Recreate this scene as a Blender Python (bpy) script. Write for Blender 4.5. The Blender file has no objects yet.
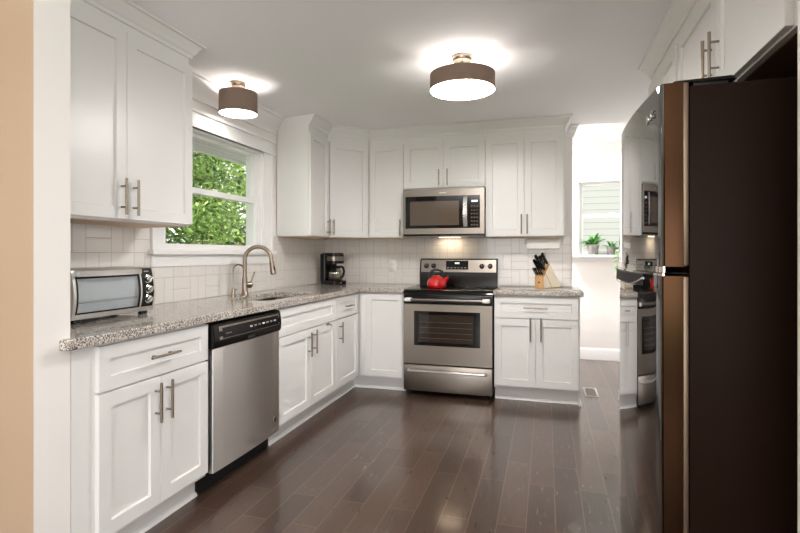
import bpy, bmesh, math, random
from mathutils import Vector, Matrix
random.seed(7)
S = bpy.context.scene
COL = S.collection
PI = math.pi

# ------------------------------------------------------------------ camera
TH = 0.2865
cam_d = bpy.data.cameras.new('camera')
cam = bpy.data.objects.new('camera', cam_d); COL.objects.link(cam)
cam.location = (2.2465, -4.8113, 1.2151)
cam.rotation_euler = (PI / 2, 0, TH)
cam_d.sensor_width = 36.0
cam_d.lens = 496.79 / 800 * 36
cam_d.shift_y = -(266.5 - 253.94) / 800
cam_d.clip_start = 0.02
S.camera = cam

# ------------------------------------------------------------------ world, sun, exposure
S.view_settings.view_transform = 'Standard'
S.view_settings.look = 'None'
S.view_settings.exposure = 0.35
S.view_settings.gamma = 1.0
S.view_settings.use_curve_mapping = False
S.cycles.use_denoising = True
S.cycles.max_bounces = 10
S.cycles.diffuse_bounces = 6
S.cycles.glossy_bounces = 5
S.cycles.transmission_bounces = 8
S.cycles.transparent_max_bounces = 12
S.cycles.sample_clamp_indirect = 6
S.cycles.caustics_reflective = False
S.cycles.caustics_refractive = False

W = bpy.data.worlds.new('sky'); S.world = W; W.use_nodes = True
wn = W.node_tree.nodes; wl = W.node_tree.links
bg = wn['Background']
bg.inputs['Color'].default_value = (0.92, 0.95, 1.0, 1)
bg.inputs['Strength'].default_value = 1.6

def light(name, kind, loc, power, color=(1, 1, 1), rot=(0, 0, 0), size=None, size_y=None, radius=None, portal=False):
    d = bpy.data.lights.new(name, kind); d.energy = power; d.color = color
    o = bpy.data.objects.new(name, d); COL.objects.link(o)
    o.location = loc; o.rotation_euler = rot
    if kind == 'AREA':
        d.shape = 'RECTANGLE'; d.size = size; d.size_y = size_y or size
        if portal: d.cycles.is_portal = True
    if radius is not None: d.shadow_soft_size = radius
    return o

sun = light('sun', 'SUN', (0, 0, 8), 7.5, (1.0, 0.96, 0.88))
sun.data.angle = 0.01
sun.rotation_euler = Vector((0.50, -0.42, 0.95)).to_track_quat('Z', 'Y').to_euler()
# added fill panels behind the camera, at an invented patio door and side window
light('rear_fill_panel', 'AREA', (2.2, -8.62, 1.15), 62, (1.0, 0.96, 0.92), (PI / 2 + 0.85, 0, 0), 3.0, 2.0)
light('side_fill_panel', 'AREA', (4.62, -6.3, 1.4), 70, (0.94, 0.97, 1.0), (0, PI / 2 + 0.55, 0), 1.4, 2.6)

# ------------------------------------------------------------------ materials
def srgb(r, g, b):
    f = lambda c: ((c / 255 + 0.055) / 1.055) ** 2.4 if c / 255 > 0.04045 else c / 255 / 12.92
    return (f(r), f(g), f(b), 1)

MATS = {}
def mat(name, col, rough=0.5, metal=0.0, coat=0.0, spec=None, **kw):
    m = bpy.data.materials.new(name); m.use_nodes = True
    p = m.node_tree.nodes['Principled BSDF']
    p.inputs['Base Color'].default_value = col if len(col) == 4 else (*col, 1)
    p.inputs['Roughness'].default_value = rough
    p.inputs['Metallic'].default_value = metal
    p.inputs['Coat Weight'].default_value = coat
    p.inputs['Coat Roughness'].default_value = 0.03
    if spec is not None: p.inputs['Specular IOR Level'].default_value = spec
    for k, v in kw.items():
        p.inputs[k].default_value = v
    MATS[name] = m
    return m

def N(m, t, **kw):
    n = m.node_tree.nodes.new(t)
    for k, v in kw.items(): setattr(n, k, v)
    return n
def L(m, a, b): m.node_tree.links.new(a, b)
def P(m): return m.node_tree.nodes['Principled BSDF']
def pos(m):
    return N(m, 'ShaderNodeNewGeometry').outputs['Position']
def noise(m, scale, detail=2.0, vec=None, rough=0.5):
    n = N(m, 'ShaderNodeTexNoise'); n.inputs['Scale'].default_value = scale
    n.inputs['Detail'].default_value = detail; n.inputs['Roughness'].default_value = rough
    L(m, vec if vec is not None else pos(m), n.inputs['Vector'])
    return n
def ramp(m, src, stops, interp='LINEAR'):
    r = N(m, 'ShaderNodeValToRGB'); r.color_ramp.interpolation = interp
    el = r.color_ramp.elements
    while len(el) < len(stops): el.new(0.5)
    for e, (p_, c) in zip(el, stops):
        e.position = p_; e.color = c if len(c) == 4 else (*c, 1)
    L(m, src, r.inputs['Fac']); return r
def bump(m, src, strength, dist=0.002):
    b = N(m, 'ShaderNodeBump'); b.inputs['Strength'].default_value = strength
    b.inputs['Distance'].default_value = dist
    L(m, src, b.inputs['Height']); L(m, b.outputs['Normal'], P(m).inputs['Normal']); return b
def mapping(m, scale, vec=None, rot=(0, 0, 0)):
    k = N(m, 'ShaderNodeMapping'); k.inputs['Scale'].default_value = scale; k.inputs['Rotation'].default_value = rot
    L(m, vec if vec is not None else pos(m), k.inputs['Vector']); return k.outputs['Vector']
def math_(m, op, a, b=None, c=None):
    n = N(m, 'ShaderNodeMath', operation=op)
    for i, v in enumerate((a, b, c)):
        if v is None: continue
        if isinstance(v, (int, float)): n.inputs[i].default_value = v
        else: L(m, v, n.inputs[i])
    return n.outputs[0]

def paint(name, col, rough=0.4, tex=0.05, scale=160):
    m = mat(name, col, rough)
    bump(m, noise(m, scale, 3).outputs['Fac'], tex, 0.001)
    return m

M_CAB = paint('cabinet_paint', srgb(229, 228, 226), 0.32, 0.02)
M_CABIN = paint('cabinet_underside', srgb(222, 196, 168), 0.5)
M_TRIM = paint('trim_paint', srgb(238, 237, 236), 0.35, 0.02)
M_CEIL = paint('ceiling_paint', srgb(246, 246, 248), 0.8, 0.06, 90)
M_WALL = paint('wall_paint', srgb(238, 234, 230), 0.7, 0.06, 120)
M_BEIGE = paint('beige_paint', srgb(186, 163, 138), 0.7, 0.06, 120)
M_WHITE = mat('white_plastic', srgb(235, 233, 228), 0.35)
M_NICKEL = mat('brushed_nickel', srgb(150, 137, 123), 0.3, 1.0)
M_CHROME = mat('chrome', srgb(225, 224, 222), 0.08, 1.0)
M_BLACK = mat('black_plastic', srgb(13, 12, 12), 0.25, spec=0.35)
M_BLACKM = mat('matte_black', srgb(18, 17, 17), 0.6, spec=0.3)
M_GLASSB = mat('black_glass', srgb(9, 9, 9), 0.05, spec=0.4)
M_BLACKG = mat('black_enamel', srgb(9, 9, 9), 0.2, spec=0.35)
M_RED = mat('red_enamel', srgb(200, 16, 22), 0.08, coat=0.8)
M_FRIDGE = mat('glossy_black_door', srgb(30, 29, 30), 0.035, coat=1.0, **{'Coat IOR': 1.9, 'IOR': 1.6})
M_FSIDE = mat('textured_black_side', srgb(32, 19, 13), 0.45, spec=0.07)
bump(M_FSIDE, noise(M_FSIDE, 700, 2).outputs['Fac'], 0.25, 0.0006)
M_FEDGE = mat('door_edge_warm_reflection', srgb(56, 38, 26), 0.2, 1.0)  # reflected warm room put into the brown of the dark metal edge
M_PAPER = mat('paper', srgb(240, 239, 236), 0.9)
bump(M_PAPER, noise(M_PAPER, 500, 2).outputs['Fac'], 0.3, 0.0006)
M_POT = mat('grey_pot', srgb(150, 146, 142), 0.7)
bump(M_POT, noise(M_POT, 200, 3).outputs['Fac'], 0.2, 0.001)
M_SOIL = mat('soil', srgb(60, 45, 35), 0.95)
M_SOAP = mat('dark_rubber', srgb(18, 18, 18), 0.7)

def steel(name, col, rough, vec_scale, bmp=0.04):
    m = mat(name, col, rough, 1.0)
    n = noise(m, 1.0, 4, mapping(m, vec_scale))
    rr = ramp(m, n.outputs['Fac'], [(0.3, (rough - 0.025,) * 3), (0.7, (rough + 0.03,) * 3)])
    L(m, rr.outputs['Color'], P(m).inputs['Roughness'])
    if bmp: bump(m, n.outputs['Fac'], bmp, 0.0004)
    return m
M_STEEL = steel('brushed_steel', srgb(146, 138, 130), 0.3, (2, 2, 260), 0.0)
M_STEELV = steel('brushed_steel_upright', srgb(226, 224, 222), 0.36, (30, 1.2, 200), 0.0)
_tg = N(M_STEELV, 'ShaderNodeTangent', direction_type='RADIAL', axis='Z'); L(M_STEELV, _tg.outputs[0], P(M_STEELV).inputs['Tangent'])
P(M_STEELV).inputs['Anisotropic'].default_value = 0.85; P(M_STEELV).inputs['Anisotropic Rotation'].default_value = 0.25
M_SINK = steel('sink_steel', srgb(112, 103, 95), 0.3, (60, 60, 60))
M_SILVER = mat('silver_finish', srgb(205, 203, 200), 0.32, 0.75)
M_EDGE_GLINT = mat('edge_highlight_tan', srgb(120, 104, 90), 0.35, 0.8)  # tan highlight of the fridge door's lit edge, as a colour
M_BROWN = mat('brown_underside', srgb(98, 66, 50), 0.5)  # brown bottom panels of the right-hand wall cabinets

# granite
M_GRAN = mat('granite', (0.4, 0.38, 0.36), 0.12, coat=0.2)
def _granite(m):
    v = N(m, 'ShaderNodeTexVoronoi'); v.inputs['Scale'].default_value = 240; L(m, pos(m), v.inputs['Vector'])
    sep = N(m, 'ShaderNodeSeparateColor'); L(m, v.outputs['Color'], sep.inputs['Color'])
    n2 = noise(m, 26, 4)
    mix = math_(m, 'ADD', math_(m, 'MULTIPLY', sep.outputs['Red'], 0.72), math_(m, 'MULTIPLY', n2.outputs['Fac'], 0.4))
    r = ramp(m, mix, [(0.0, srgb(52, 47, 44)), (0.22, srgb(74, 66, 62)), (0.32, srgb(122, 110, 102)), (0.5, srgb(160, 150, 142)),
                      (0.66, srgb(192, 184, 174)), (0.85, srgb(218, 214, 208))])
    L(m, r.outputs['Color'], P(m).inputs['Base Color'])
_granite(M_GRAN)

# hardwood planks running away from the camera (along y)
M_FLOOR = mat('dark_hardwood', (0.05, 0.03, 0.02), 0.3, coat=0.5)
P(M_FLOOR).inputs['Coat Roughness'].default_value = 0.11
def _floor(m):
    rot = mapping(m, (1, 1, 1), rot=(0, 0, PI / 2))
    b = N(m, 'ShaderNodeTexBrick'); L(m, rot, b.inputs['Vector'])
    b.offset = 0.37; b.offset_frequency = 2; b.squash = 1
    b.inputs['Scale'].default_value = 1
    b.inputs['Brick Width'].default_value = 0.7; b.inputs['Row Height'].default_value = 0.127
    b.inputs['Mortar Size'].default_value = 0.0028; b.inputs['Mortar Smooth'].default_value = 0.3
    b.inputs['Color1'].default_value = (0, 0, 0, 1); b.inputs['Color2'].default_value = (1, 1, 1, 1)
    b.inputs['Mortar'].default_value = (0.5, 0.5, 0.5, 1)
    grain = noise(m, 1.0, 6, mapping(m, (60, 9, 10)), 0.65)
    fine = noise(m, 1.0, 3, mapping(m, (160, 9, 10)), 0.6)
    v = math_(m, 'ADD', math_(m, 'MULTIPLY', b.outputs['Color'], 0.42), math_(m, 'MULTIPLY', fine.outputs['Fac'], 0.5))
    r = ramp(m, v, [(0.12, srgb(50, 37, 30)), (0.42, srgb(66, 50, 41)), (0.6, srgb(77, 59, 49)), (0.85, srgb(92, 72, 60))])
    mx = N(m, 'ShaderNodeMixRGB'); L(m, b.outputs['Fac'], mx.inputs['Fac']); L(m, r.outputs['Color'], mx.inputs['Color1'])
    mx.inputs['Color2'].default_value = srgb(106, 85, 73)  # seams lighter than the planks: bevel highlight put into the colour
    L(m, mx.outputs['Color'], P(m).inputs['Base Color'])
    rr = ramp(m, grain.outputs['Fac'], [(0.3, (0.27,) * 3), (0.75, (0.30,) * 3)])
    L(m, rr.outputs['Color'], P(m).inputs['Roughness'])
    h = math_(m, 'SUBTRACT', math_(m, 'MULTIPLY', fine.outputs['Fac'], 0.06), b.outputs['Fac'])
    bump(m, h, 0.07, 0.0008)
_floor(M_FLOOR)

# 3x6 tiles laid in a basket weave of 152 mm squares
M_TILE = mat('glazed_tile', srgb(236, 232, 226), 0.1, coat=0.1)
def _tile(m):
    sp = N(m, 'ShaderNodeSeparateXYZ'); L(m, pos(m), sp.inputs[0])
    s = 0.1535
    u = math_(m, 'DIVIDE', math_(m, 'ADD', math_(m, 'ADD', sp.outputs['X'], sp.outputs['Y']), 20.03), s)
    w = math_(m, 'DIVIDE', math_(m, 'SUBTRACT', sp.outputs['Z'], 0.915 - 10 * s), s)
    fu, fw = math_(m, 'FRACT', u), math_(m, 'FRACT', w)
    par = math_(m, 'MODULO', math_(m, 'ADD', math_(m, 'FLOOR', u), math_(m, 'FLOOR', w)), 2)
    g = 0.010
    edge = lambda f: math_(m, 'SUBTRACT', 0.5, math_(m, 'ABSOLUTE', math_(m, 'SUBTRACT', f, 0.5)))
    eu, ew = edge(fu), edge(fw)
    mu = math_(m, 'ABSOLUTE', math_(m, 'SUBTRACT', fu, 0.5)); mw = math_(m, 'ABSOLUTE', math_(m, 'SUBTRACT', fw, 0.5))
    mid = math_(m, 'ADD', math_(m, 'MULTIPLY', par, mu), math_(m, 'MULTIPLY', math_(m, 'SUBTRACT', 1, par), mw))
    d = math_(m, 'MINIMUM', math_(m, 'MINIMUM', eu, ew), mid)
    prof = N(m, 'ShaderNodeMapRange'); L(m, d, prof.inputs['Value'])
    prof.inputs['From Min'].default_value = g * 0.55; prof.inputs['From Max'].default_value = g * 1.7
    mx = N(m, 'ShaderNodeMixRGB'); L(m, prof.outputs[0], mx.inputs['Fac'])
    mx.inputs['Color1'].default_value = srgb(190, 184, 178); mx.inputs['Color2'].default_value = srgb(228, 224, 219)
    L(m, mx.outputs['Color'], P(m).inputs['Base Color'])
    rr = N(m, 'ShaderNodeMapRange'); L(m, prof.outputs[0], rr.inputs['Value'])
    rr.inputs['To Min'].default_value = 0.7; rr.inputs['To Max'].default_value = 0.09
    L(m, rr.outputs[0], P(m).inputs['Roughness'])
    wob = noise(m, 9, 2)
    bump(m, math_(m, 'ADD', prof.outputs[0], math_(m, 'MULTIPLY', wob.outputs['Fac'], 0.6)), 0.35, 0.002)
_tile(M_TILE)

def fabric(name, c):
    m = mat(name, c, 0.85)
    n = noise(m, 1.0, 3, mapping(m, (300, 300, 900)))
    r = ramp(m, n.outputs['Fac'], [(0.3, tuple(x * 0.8 for x in c[:3])), (0.7, tuple(min(1, x * 1.2) for x in c[:3]))])
    L(m, r.outputs['Color'], P(m).inputs['Base Color'])
    bump(m, n.outputs['Fac'], 0.3, 0.001)
    return m
M_SHADE = fabric('shade_linen', srgb(128, 110, 98))
_t = N(M_SHADE, 'ShaderNodeBsdfTranslucent'); _t.inputs['Color'].default_value = (0.035, 0.022, 0.014, 1)
_a = N(M_SHADE, 'ShaderNodeAddShader'); L(M_SHADE, P(M_SHADE).outputs[0], _a.inputs[0]); L(M_SHADE, _t.outputs[0], _a.inputs[1])
L(M_SHADE, _a.outputs[0], M_SHADE.node_tree.nodes['Material Output'].inputs['Surface'])

def emit(name, col, strength):
    m = bpy.data.materials.new(name); m.use_nodes = True
    p = m.node_tree.nodes['Principled BSDF']
    p.inputs['Base Color'].default_value = (0.8, 0.8, 0.8, 1)
    p.inputs['Emission Color'].default_value = (*col, 1); p.inputs['Emission Strength'].default_value = strength
    return m
M_DIFF = emit('glowing_diffuser', (1.0, 0.96, 0.92), 80)
M_BULB = emit('hood_bulb', (1.0, 0.82, 0.6), 3)
M_LCD = emit('lcd_green', (0.25, 0.9, 0.4), 0.35)
M_LCDW = emit('lcd_pale', (0.75, 0.85, 0.9), 0.5)

def woodmat(name, a, b_, scale=(30, 30, 4)):
    m = mat(name, a, 0.45)
    n = noise(m, 1.0, 5, mapping(m, scale))
    r = ramp(m, n.outputs['Fac'], [(0.3, a), (0.7, b_)])
    L(m, r.outputs['Color'], P(m).inputs['Base Color'])
    return m
M_BLOCK = woodmat('beech_block', srgb(205, 158, 104), srgb(226, 186, 134))
M_BLOCK_LIT = woodmat('beech_block_lit', srgb(236, 222, 198), srgb(243, 232, 212))  # lit copy of the block wood, paled for its bright sides
M_BARK = woodmat('bark', srgb(60, 48, 38), srgb(95, 80, 66), (20, 20, 6))
M_SIDING = paint('white_siding', srgb(168, 167, 167), 0.7)
def _siding(m, axis, pitch):
    sp = N(m, 'ShaderNodeSeparateXYZ'); L(m, pos(m), sp.inputs[0])
    fr = math_(m, 'FRACT', math_(m, 'DIVIDE', sp.outputs[axis], pitch))
    r = ramp(m, fr, [(0.0, (0.25, 0.25, 0.26)), (0.06, (0.28, 0.28, 0.29)), (0.1, (1, 1, 1)), (1.0, (0.95, 0.95, 0.95))])
    mx = N(m, 'ShaderNodeMixRGB', blend_type='MULTIPLY'); mx.inputs['Fac'].default_value = 0.6
    mx.inputs['Color1'].default_value = P(m).inputs['Base Color'].default_value
    L(m, r.outputs['Color'], mx.inputs['Color2']); L(m, mx.outputs['Color'], P(m).inputs['Base Color'])
_siding(M_SIDING, 'Z', 0.12)
M_SOFFIT = mat('painted_soffit', srgb(232, 218, 246), 0.7); _siding(M_SOFFIT, 'X', 0.09)
M_GRASS = mat('lawn', srgb(95, 130, 60), 0.95)
_n = noise(M_GRASS, 6, 5); _r = ramp(M_GRASS, _n.outputs['Fac'], [(0.3, srgb(60, 95, 40)), (0.7, srgb(130, 160, 80))])
L(M_GRASS, _r.outputs['Color'], P(M_GRASS).inputs['Base Color'])

def leafmat(name, a, b_, trans=0.45, rough=0.4):
    m = bpy.data.materials.new(name); m.use_nodes = True
    p = P(m); p.inputs['Roughness'].default_value = rough
    oi = N(m, 'ShaderNodeNewGeometry')
    n = noise(m, 3.0, 3)
    v = math_(m, 'ADD', math_(m, 'MULTIPLY', oi.outputs['Random Per Island'], 0.7), math_(m, 'MULTIPLY', n.outputs['Fac'], 0.4))
    r = ramp(m, v, [(0.15, a), (0.85, b_)])
    L(m, r.outputs['Color'], p.inputs['Base Color'])
    t = N(m, 'ShaderNodeBsdfTranslucent'); L(m, r.outputs['Color'], t.inputs['Color'])
    mx = N(m, 'ShaderNodeMixShader'); mx.inputs['Fac'].default_value = trans
    L(m, p.outputs[0], mx.inputs[1]); L(m, t.outputs[0], mx.inputs[2])
    L(m, mx.outputs[0], m.node_tree.nodes['Material Output'].inputs['Surface'])
    return m
M_LEAF = leafmat('tree_leaves', srgb(24, 62, 28), srgb(178, 206, 118))
M_PLANT = leafmat('houseplant_leaves', srgb(50, 118, 48), srgb(110, 178, 84), 0.25, 0.3)
M_POTHOS = leafmat('vine_leaves', srgb(110, 170, 80), srgb(160, 205, 120), 0.3, 0.35)

def glass(name, tint=(1, 1, 1), refl=0.08):
    m = bpy.data.materials.new(name); m.use_nodes = True
    nt = m.node_tree; nt.nodes.remove(P(m))
    tr = N(m, 'ShaderNodeBsdfTransparent'); tr.inputs['Color'].default_value = (*tint, 1)
    gl = N(m, 'ShaderNodeBsdfGlossy'); gl.inputs['Roughness'].default_value = 0.01
    fr = N(m, 'ShaderNodeFresnel'); fr.inputs['IOR'].default_value = 1.45
    gb = N(m, 'ShaderNodeNewGeometry')
    mx = N(m, 'ShaderNodeMixShader'); L(m, math_(m, 'MULTIPLY', math_(m, 'MULTIPLY', fr.outputs[0], refl / 0.08), math_(m, 'SUBTRACT', 1, gb.outputs['Backfacing'])), mx.inputs['Fac'])
    L(m, tr.outputs[0], mx.inputs[1]); L(m, gl.outputs[0], mx.inputs[2])
    L(m, mx.outputs[0], nt.nodes['Material Output'].inputs['Surface'])
    return m
M_PANE = glass('window_glass')
M_OVENG = glass('smoked_oven_glass', (0.12, 0.11, 0.10), 0.1)
M_TOASTG = glass('clear_oven_glass', (0.84, 0.86, 0.87), 0.2)
M_CARAFE = glass('carafe_glass', (0.85, 0.83, 0.8), 0.15)

# ------------------------------------------------------------------ mesh helpers
ORG = Vector((0, 0, 0))
def obj(name, bm, m, parent=None, smooth=True, angle=0.6):
    bmesh.ops.recalc_face_normals(bm, faces=bm.faces)
    me = bpy.data.meshes.new(name); 
    if parent is not None and not parent.get('_local'):
        bmesh.ops.translate(bm, verts=bm.verts, vec=-ORG)
    bm.to_mesh(me); bm.free()
    ms = m if isinstance(m, (list, tuple)) else [m]
    for x in ms: me.materials.append(x)
    if smooth:
        for p_ in me.polygons: p_.use_smooth = True
        me.set_sharp_from_angle(angle=angle)
    o = bpy.data.objects.new(name, me); COL.objects.link(o)
    if parent is not None:
        o.parent = parent
        if parent.get('_local'): o['_local'] = 1
    return o
def tag(o, label=None, cat=None, group=None, kind=None):
    if label: o['label'] = label
    if cat: o['category'] = cat
    if group: o['group'] = group
    if kind: o['kind'] = kind
    return o
def thing(name, loc, label, cat, group=None, rotz=0, local=False):
    """Empty at the thing's base. world mode: meshes are given in room coordinates; local mode: in the thing's own."""
    global ORG
    o = bpy.data.objects.new(name, None); COL.objects.link(o)
    o.location = loc; o.rotation_euler = (0, 0, rotz); o.empty_display_size = 0.05
    if local: o['_local'] = 1; ORG = Vector((0, 0, 0))
    else: ORG = Vector(loc)
    return tag(o, label, cat, group)
def struct(name, bm, m, parent=None, **k):
    o = obj(name, bm, m, parent, **k)
    if parent is None: o['kind'] = 'structure'
    return o
def B(): return bmesh.new()
def box(bm, x0, x1, y0, y1, z0, z1, bev=0.0, seg=2, mi=0):
    x0, x1 = min(x0, x1), max(x0, x1); y0, y1 = min(y0, y1), max(y0, y1); z0, z1 = min(z0, z1), max(z0, z1)
    vs = [bm.verts.new(p_) for p_ in ((x0, y0, z0), (x1, y0, z0), (x1, y1, z0), (x0, y1, z0), (x0, y0, z1), (x1, y0, z1), (x1, y1, z1), (x0, y1, z1))]
    fs = [bm.faces.new([vs[i] for i in f]) for f in ((3, 2, 1, 0), (4, 5, 6, 7), (0, 1, 5, 4), (1, 2, 6, 5), (2, 3, 7, 6), (3, 0, 4, 7))]
    for f in fs: f.material_index = mi
    if bev > 0:
        es = list({e for f in fs for e in f.edges})
        bmesh.ops.bevel(bm, geom=es, offset=bev, segments=seg, affect='EDGES', profile=0.5)
    return vs, fs
def bx(*a, **k):
    bm = B(); box(bm, *a, **k); return bm
def hexa(bm, pts, bev=0.0):
    """8 corner points: 4 bottom then 4 top, same winding"""
    vs = [bm.verts.new(p_) for p_ in pts]
    fs = [bm.faces.new([vs[i] for i in f]) for f in ((3, 2, 1, 0), (4, 5, 6, 7), (0, 1, 5, 4), (1, 2, 6, 5), (2, 3, 7, 6), (3, 0, 4, 7))]
    if bev > 0:
        es = list({e for f in fs for e in f.edges})
        bmesh.ops.bevel(bm, geom=es, offset=bev, segments=2, affect='EDGES')
    return fs
def prism(bm, poly, f0, f1, bev=0.0, seg=2):
    """poly: list of 2D pts; f0/f1 map a 2D pt to 3D for the two ends"""
    a = [bm.verts.new(f0(p_)) for p_ in poly]; b_ = [bm.verts.new(f1(p_)) for p_ in poly]
    n = len(poly)
    fs = [bm.faces.new(a[::-1]), bm.faces.new(b_)]
    for i in range(n):
        fs.append(bm.faces.new([a[i], a[(i + 1) % n], b_[(i + 1) % n], b_[i]]))
    if bev > 0:
        es = list({e for f in fs for e in f.edges})
        bmesh.ops.bevel(bm, geom=es, offset=bev, segments=seg, affect='EDGES')
    return fs
def lathe(bm, prof, seg=32, c=(0, 0, 0), axis='Z', cap=True):
    rings = []
    for r, z in prof:
        ring = []
        for i in range(seg):
            a = 2 * PI * i / seg
            if axis == 'Z': q = (c[0] + r * math.cos(a), c[1] + r * math.sin(a), c[2] + z)
            elif axis == 'X': q = (c[0] + z, c[1] + r * math.cos(a), c[2] + r * math.sin(a))
            else: q = (c[0] + r * math.cos(a), c[1] + z, c[2] + r * math.sin(a))
            ring.append(bm.verts.new(q))
        rings.append(ring)
    for r0, r1 in zip(rings, rings[1:]):
        for i in range(seg):
            bm.faces.new([r0[i], r0[(i + 1) % seg], r1[(i + 1) % seg], r1[i]])
    if cap:
        bm.faces.new(rings[0][::-1]); bm.faces.new(rings[-1])
    return rings
def tube(bm, pts, r, seg=12, radii=None, cap=True):
    pts = [Vector(p_) for p_ in pts]; n = len(pts)
    tan = []
    for i in range(n):
        t = (pts[min(i + 1, n - 1)] - pts[max(i - 1, 0)]).normalized(); tan.append(t)
    up = Vector((0, 0, 1)) if abs(tan[0].z) < 0.9 else Vector((1, 0, 0))
    nrm = (up - tan[0] * up.dot(tan[0])).normalized()
    rings = []
    for i in range(n):
        nrm = (nrm - tan[i] * nrm.dot(tan[i])).normalized(); bn = tan[i].cross(nrm)
        rr = radii[i] if radii else r
        rings.append([bm.verts.new(pts[i] + nrm * rr * math.cos(2 * PI * k / seg) + bn * rr * math.sin(2 * PI * k / seg)) for k in range(seg)])
    for a, b_ in zip(rings, rings[1:]):
        for k in range(seg): bm.faces.new([a[k], a[(k + 1) % seg], b_[(k + 1) % seg], b_[k]])
    if cap: bm.faces.new(rings[0][::-1]); bm.faces.new(rings[-1])
def arc(c, r, a0, a1, n, plane='XZ'):
    out = []
    for i in range(n + 1):
        a = a0 + (a1 - a0) * i / n
        u, w = r * math.cos(a), r * math.sin(a)
        out.append((c[0] + u, c[1], c[2] + w) if plane == 'XZ' else (c[0], c[1] + u, c[2] + w) if plane == 'YZ' else (c[0] + u, c[1] + w, c[2]))
    return out
def sweep(bm, path, prof, sign=1):
    """path: 2D points; prof: closed list of (out, z); out is measured to the right of travel times sign; ends cut square, corners mitred"""
    pts = [Vector((p_[0], p_[1])) for p_ in path]; n = len(pts)
    nr = []
    for i in range(n - 1):
        d = (pts[i + 1] - pts[i]).normalized(); nr.append(Vector((d.y, -d.x)) * sign)
    rings = []
    for i in range(n):
        if i == 0: m_ = nr[0]
        elif i == n - 1: m_ = nr[-1]
        else:
            m_ = (nr[i - 1] + nr[i]); m_ = m_ / (m_.length ** 2) * 2 if m_.length > 1e-6 else nr[i]
            m_ = (nr[i - 1] + nr[i]).normalized(); m_ = m_ / max(0.2, m_.dot(nr[i]))
        rings.append([bm.verts.new((pts[i].x + m_.x * o_, pts[i].y + m_.y * o_, z)) for o_, z in prof])
    k = len(prof)
    for a, b_ in zip(rings, rings[1:]):
        for j in range(k): bm.faces.new([a[j], a[(j + 1) % k], b_[(j + 1) % k], b_[j]])
    bm.faces.new(rings[0][::-1]); bm.faces.new(rings[-1])

def shaker(P0, P1, z0, z1, n, t=0.02, rail=0.057, rec=0.011):
    """shaker panel: P0->P1 along its back plane, n outward 2D"""
    bm = B()
    P0 = Vector((*P0, 0)); P1 = Vector((*P1, 0)); n = Vector((*n, 0)).normalized()
    Z = Vector((0, 0, 1))
    c = [P0, P1, P1 + n * t, P0 + n * t]
    vs = [bm.verts.new(p_ + Z * z0) for p_ in c] + [bm.verts.new(p_ + Z * z1) for p_ in c]
    fs = [bm.faces.new([vs[i] for i in f]) for f in ((3, 2, 1, 0), (4, 5, 6, 7), (0, 1, 5, 4), (1, 2, 6, 5), (2, 3, 7, 6), (3, 0, 4, 7))]
    front = fs[4]
    bmesh.ops.recalc_face_normals(bm, faces=bm.faces)
    r = min(rail, (z1 - z0) * 0.3)
    bmesh.ops.inset_individual(bm, faces=[front], thickness=r, use_even_offset=True)
    bmesh.ops.inset_individual(bm, faces=[front], thickness=0.003, depth=-rec, use_even_offset=True)
    outer = [e for e in bm.edges if len([v for v in e.verts if v in vs]) == 2]
    bmesh.ops.bevel(bm, geom=outer, offset=0.0012, segments=1, affect='EDGES')
    return bm
def bar_pull(c, d, n, Ln=0.17, sp=0.096, r=0.006, off=0.032):
    """bar handle centred at c (on the door face), d direction, n outward"""
    bm = B(); c = Vector(c); d = Vector(d).normalized(); n = Vector(n).normalized()
    q = c + n * off
    tube(bm, [q - d * Ln / 2, q + d * Ln / 2], r, 12)
    for s in (-1, 1):
        tube(bm, [c + d * s * sp / 2, q + d * s * sp / 2], r * 0.75, 10)
    return bm
Z3 = (0, 0, 1)
FX = 0.612; FT = 0.02; FF = FX + FT        # base cabinets: box front and door front
TOE = 0.118; CT = 0.876; CTT = 0.915
def door(parent, P0, P1, z0, z1, n, handle=None, hl=0.17, hz=None, t=FT, name='door'):
    """handle: 0..1 fraction across for a vertical pull, 'h' for a horizontal one, None for none"""
    d_ = obj(name, shaker(P0, P1, z0, z1, n, t), M_CAB, parent)
    if handle is not None:
        a, b_ = Vector((*P0, 0)), Vector((*P1, 0)); w = (b_ - a).length; nn = Vector((*n, 0)).normalized()
        u = (b_ - a).normalized()
        if handle == 'h':
            c = (a + b_) / 2 + nn * t + Vector((0, 0, (z0 + z1) / 2)); bm = bar_pull(c, u, nn, hl)
        else:
            c = a + u * (w * handle if handle <= 1 else handle) + nn * t + Vector((0, 0, hz)); bm = bar_pull(c, Z3, nn, hl)
        obj('handle', bm, M_NICKEL, d_)
    return d_

# ------------------------------------------------------------------ structure
H = 2.392
XR = 3.46                      # right wall
struct('floor', bx(-1.3, 4.7, -8.75, 1.34, -0.06, 0), M_FLOOR, smooth=False)
struct('ceiling', bx(-1.3, 4.7, -8.75, 0.0, H, H + 0.2), M_CEIL, smooth=False)
struct('ceiling.001', bx(0.9, 4.7, 0.0, 1.5, 2.487, 2.6), M_CEIL, smooth=False)
WY0, WY1, WZ0, WZ1 = -2.307, -1.215, 1.245, 2.05        # kitchen window opening
def wall_left():
    bm = B()
    box(bm, -0.14, 0, -3.44, WY0, 0, H); box(bm, -0.14, 0, WY1, 0.12, 0, H)
    box(bm, -0.14, 0, WY0, WY1, 0, WZ0); box(bm, -0.14, 0, WY0, WY1, WZ1, H)
    return bm
struct('wall_left', wall_left(), M_WALL, smooth=False)
struct('wall_back', bx(0, 2.476, 0, 0.12, 0, H), M_WALL, smooth=False)
struct('wall_right', bx(XR, XR + 0.14, -3.44, 1.3, 0, 2.487), M_WALL, smooth=False)
def partition(x0, x1):
    bm = B(); box(bm, x0, x1, -3.572, -3.439, 0, H)
    for f in bm.faces:
        f.normal_update()
        if f.calc_center_median().y < -3.57: f.material_index = 1
    return bm
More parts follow.
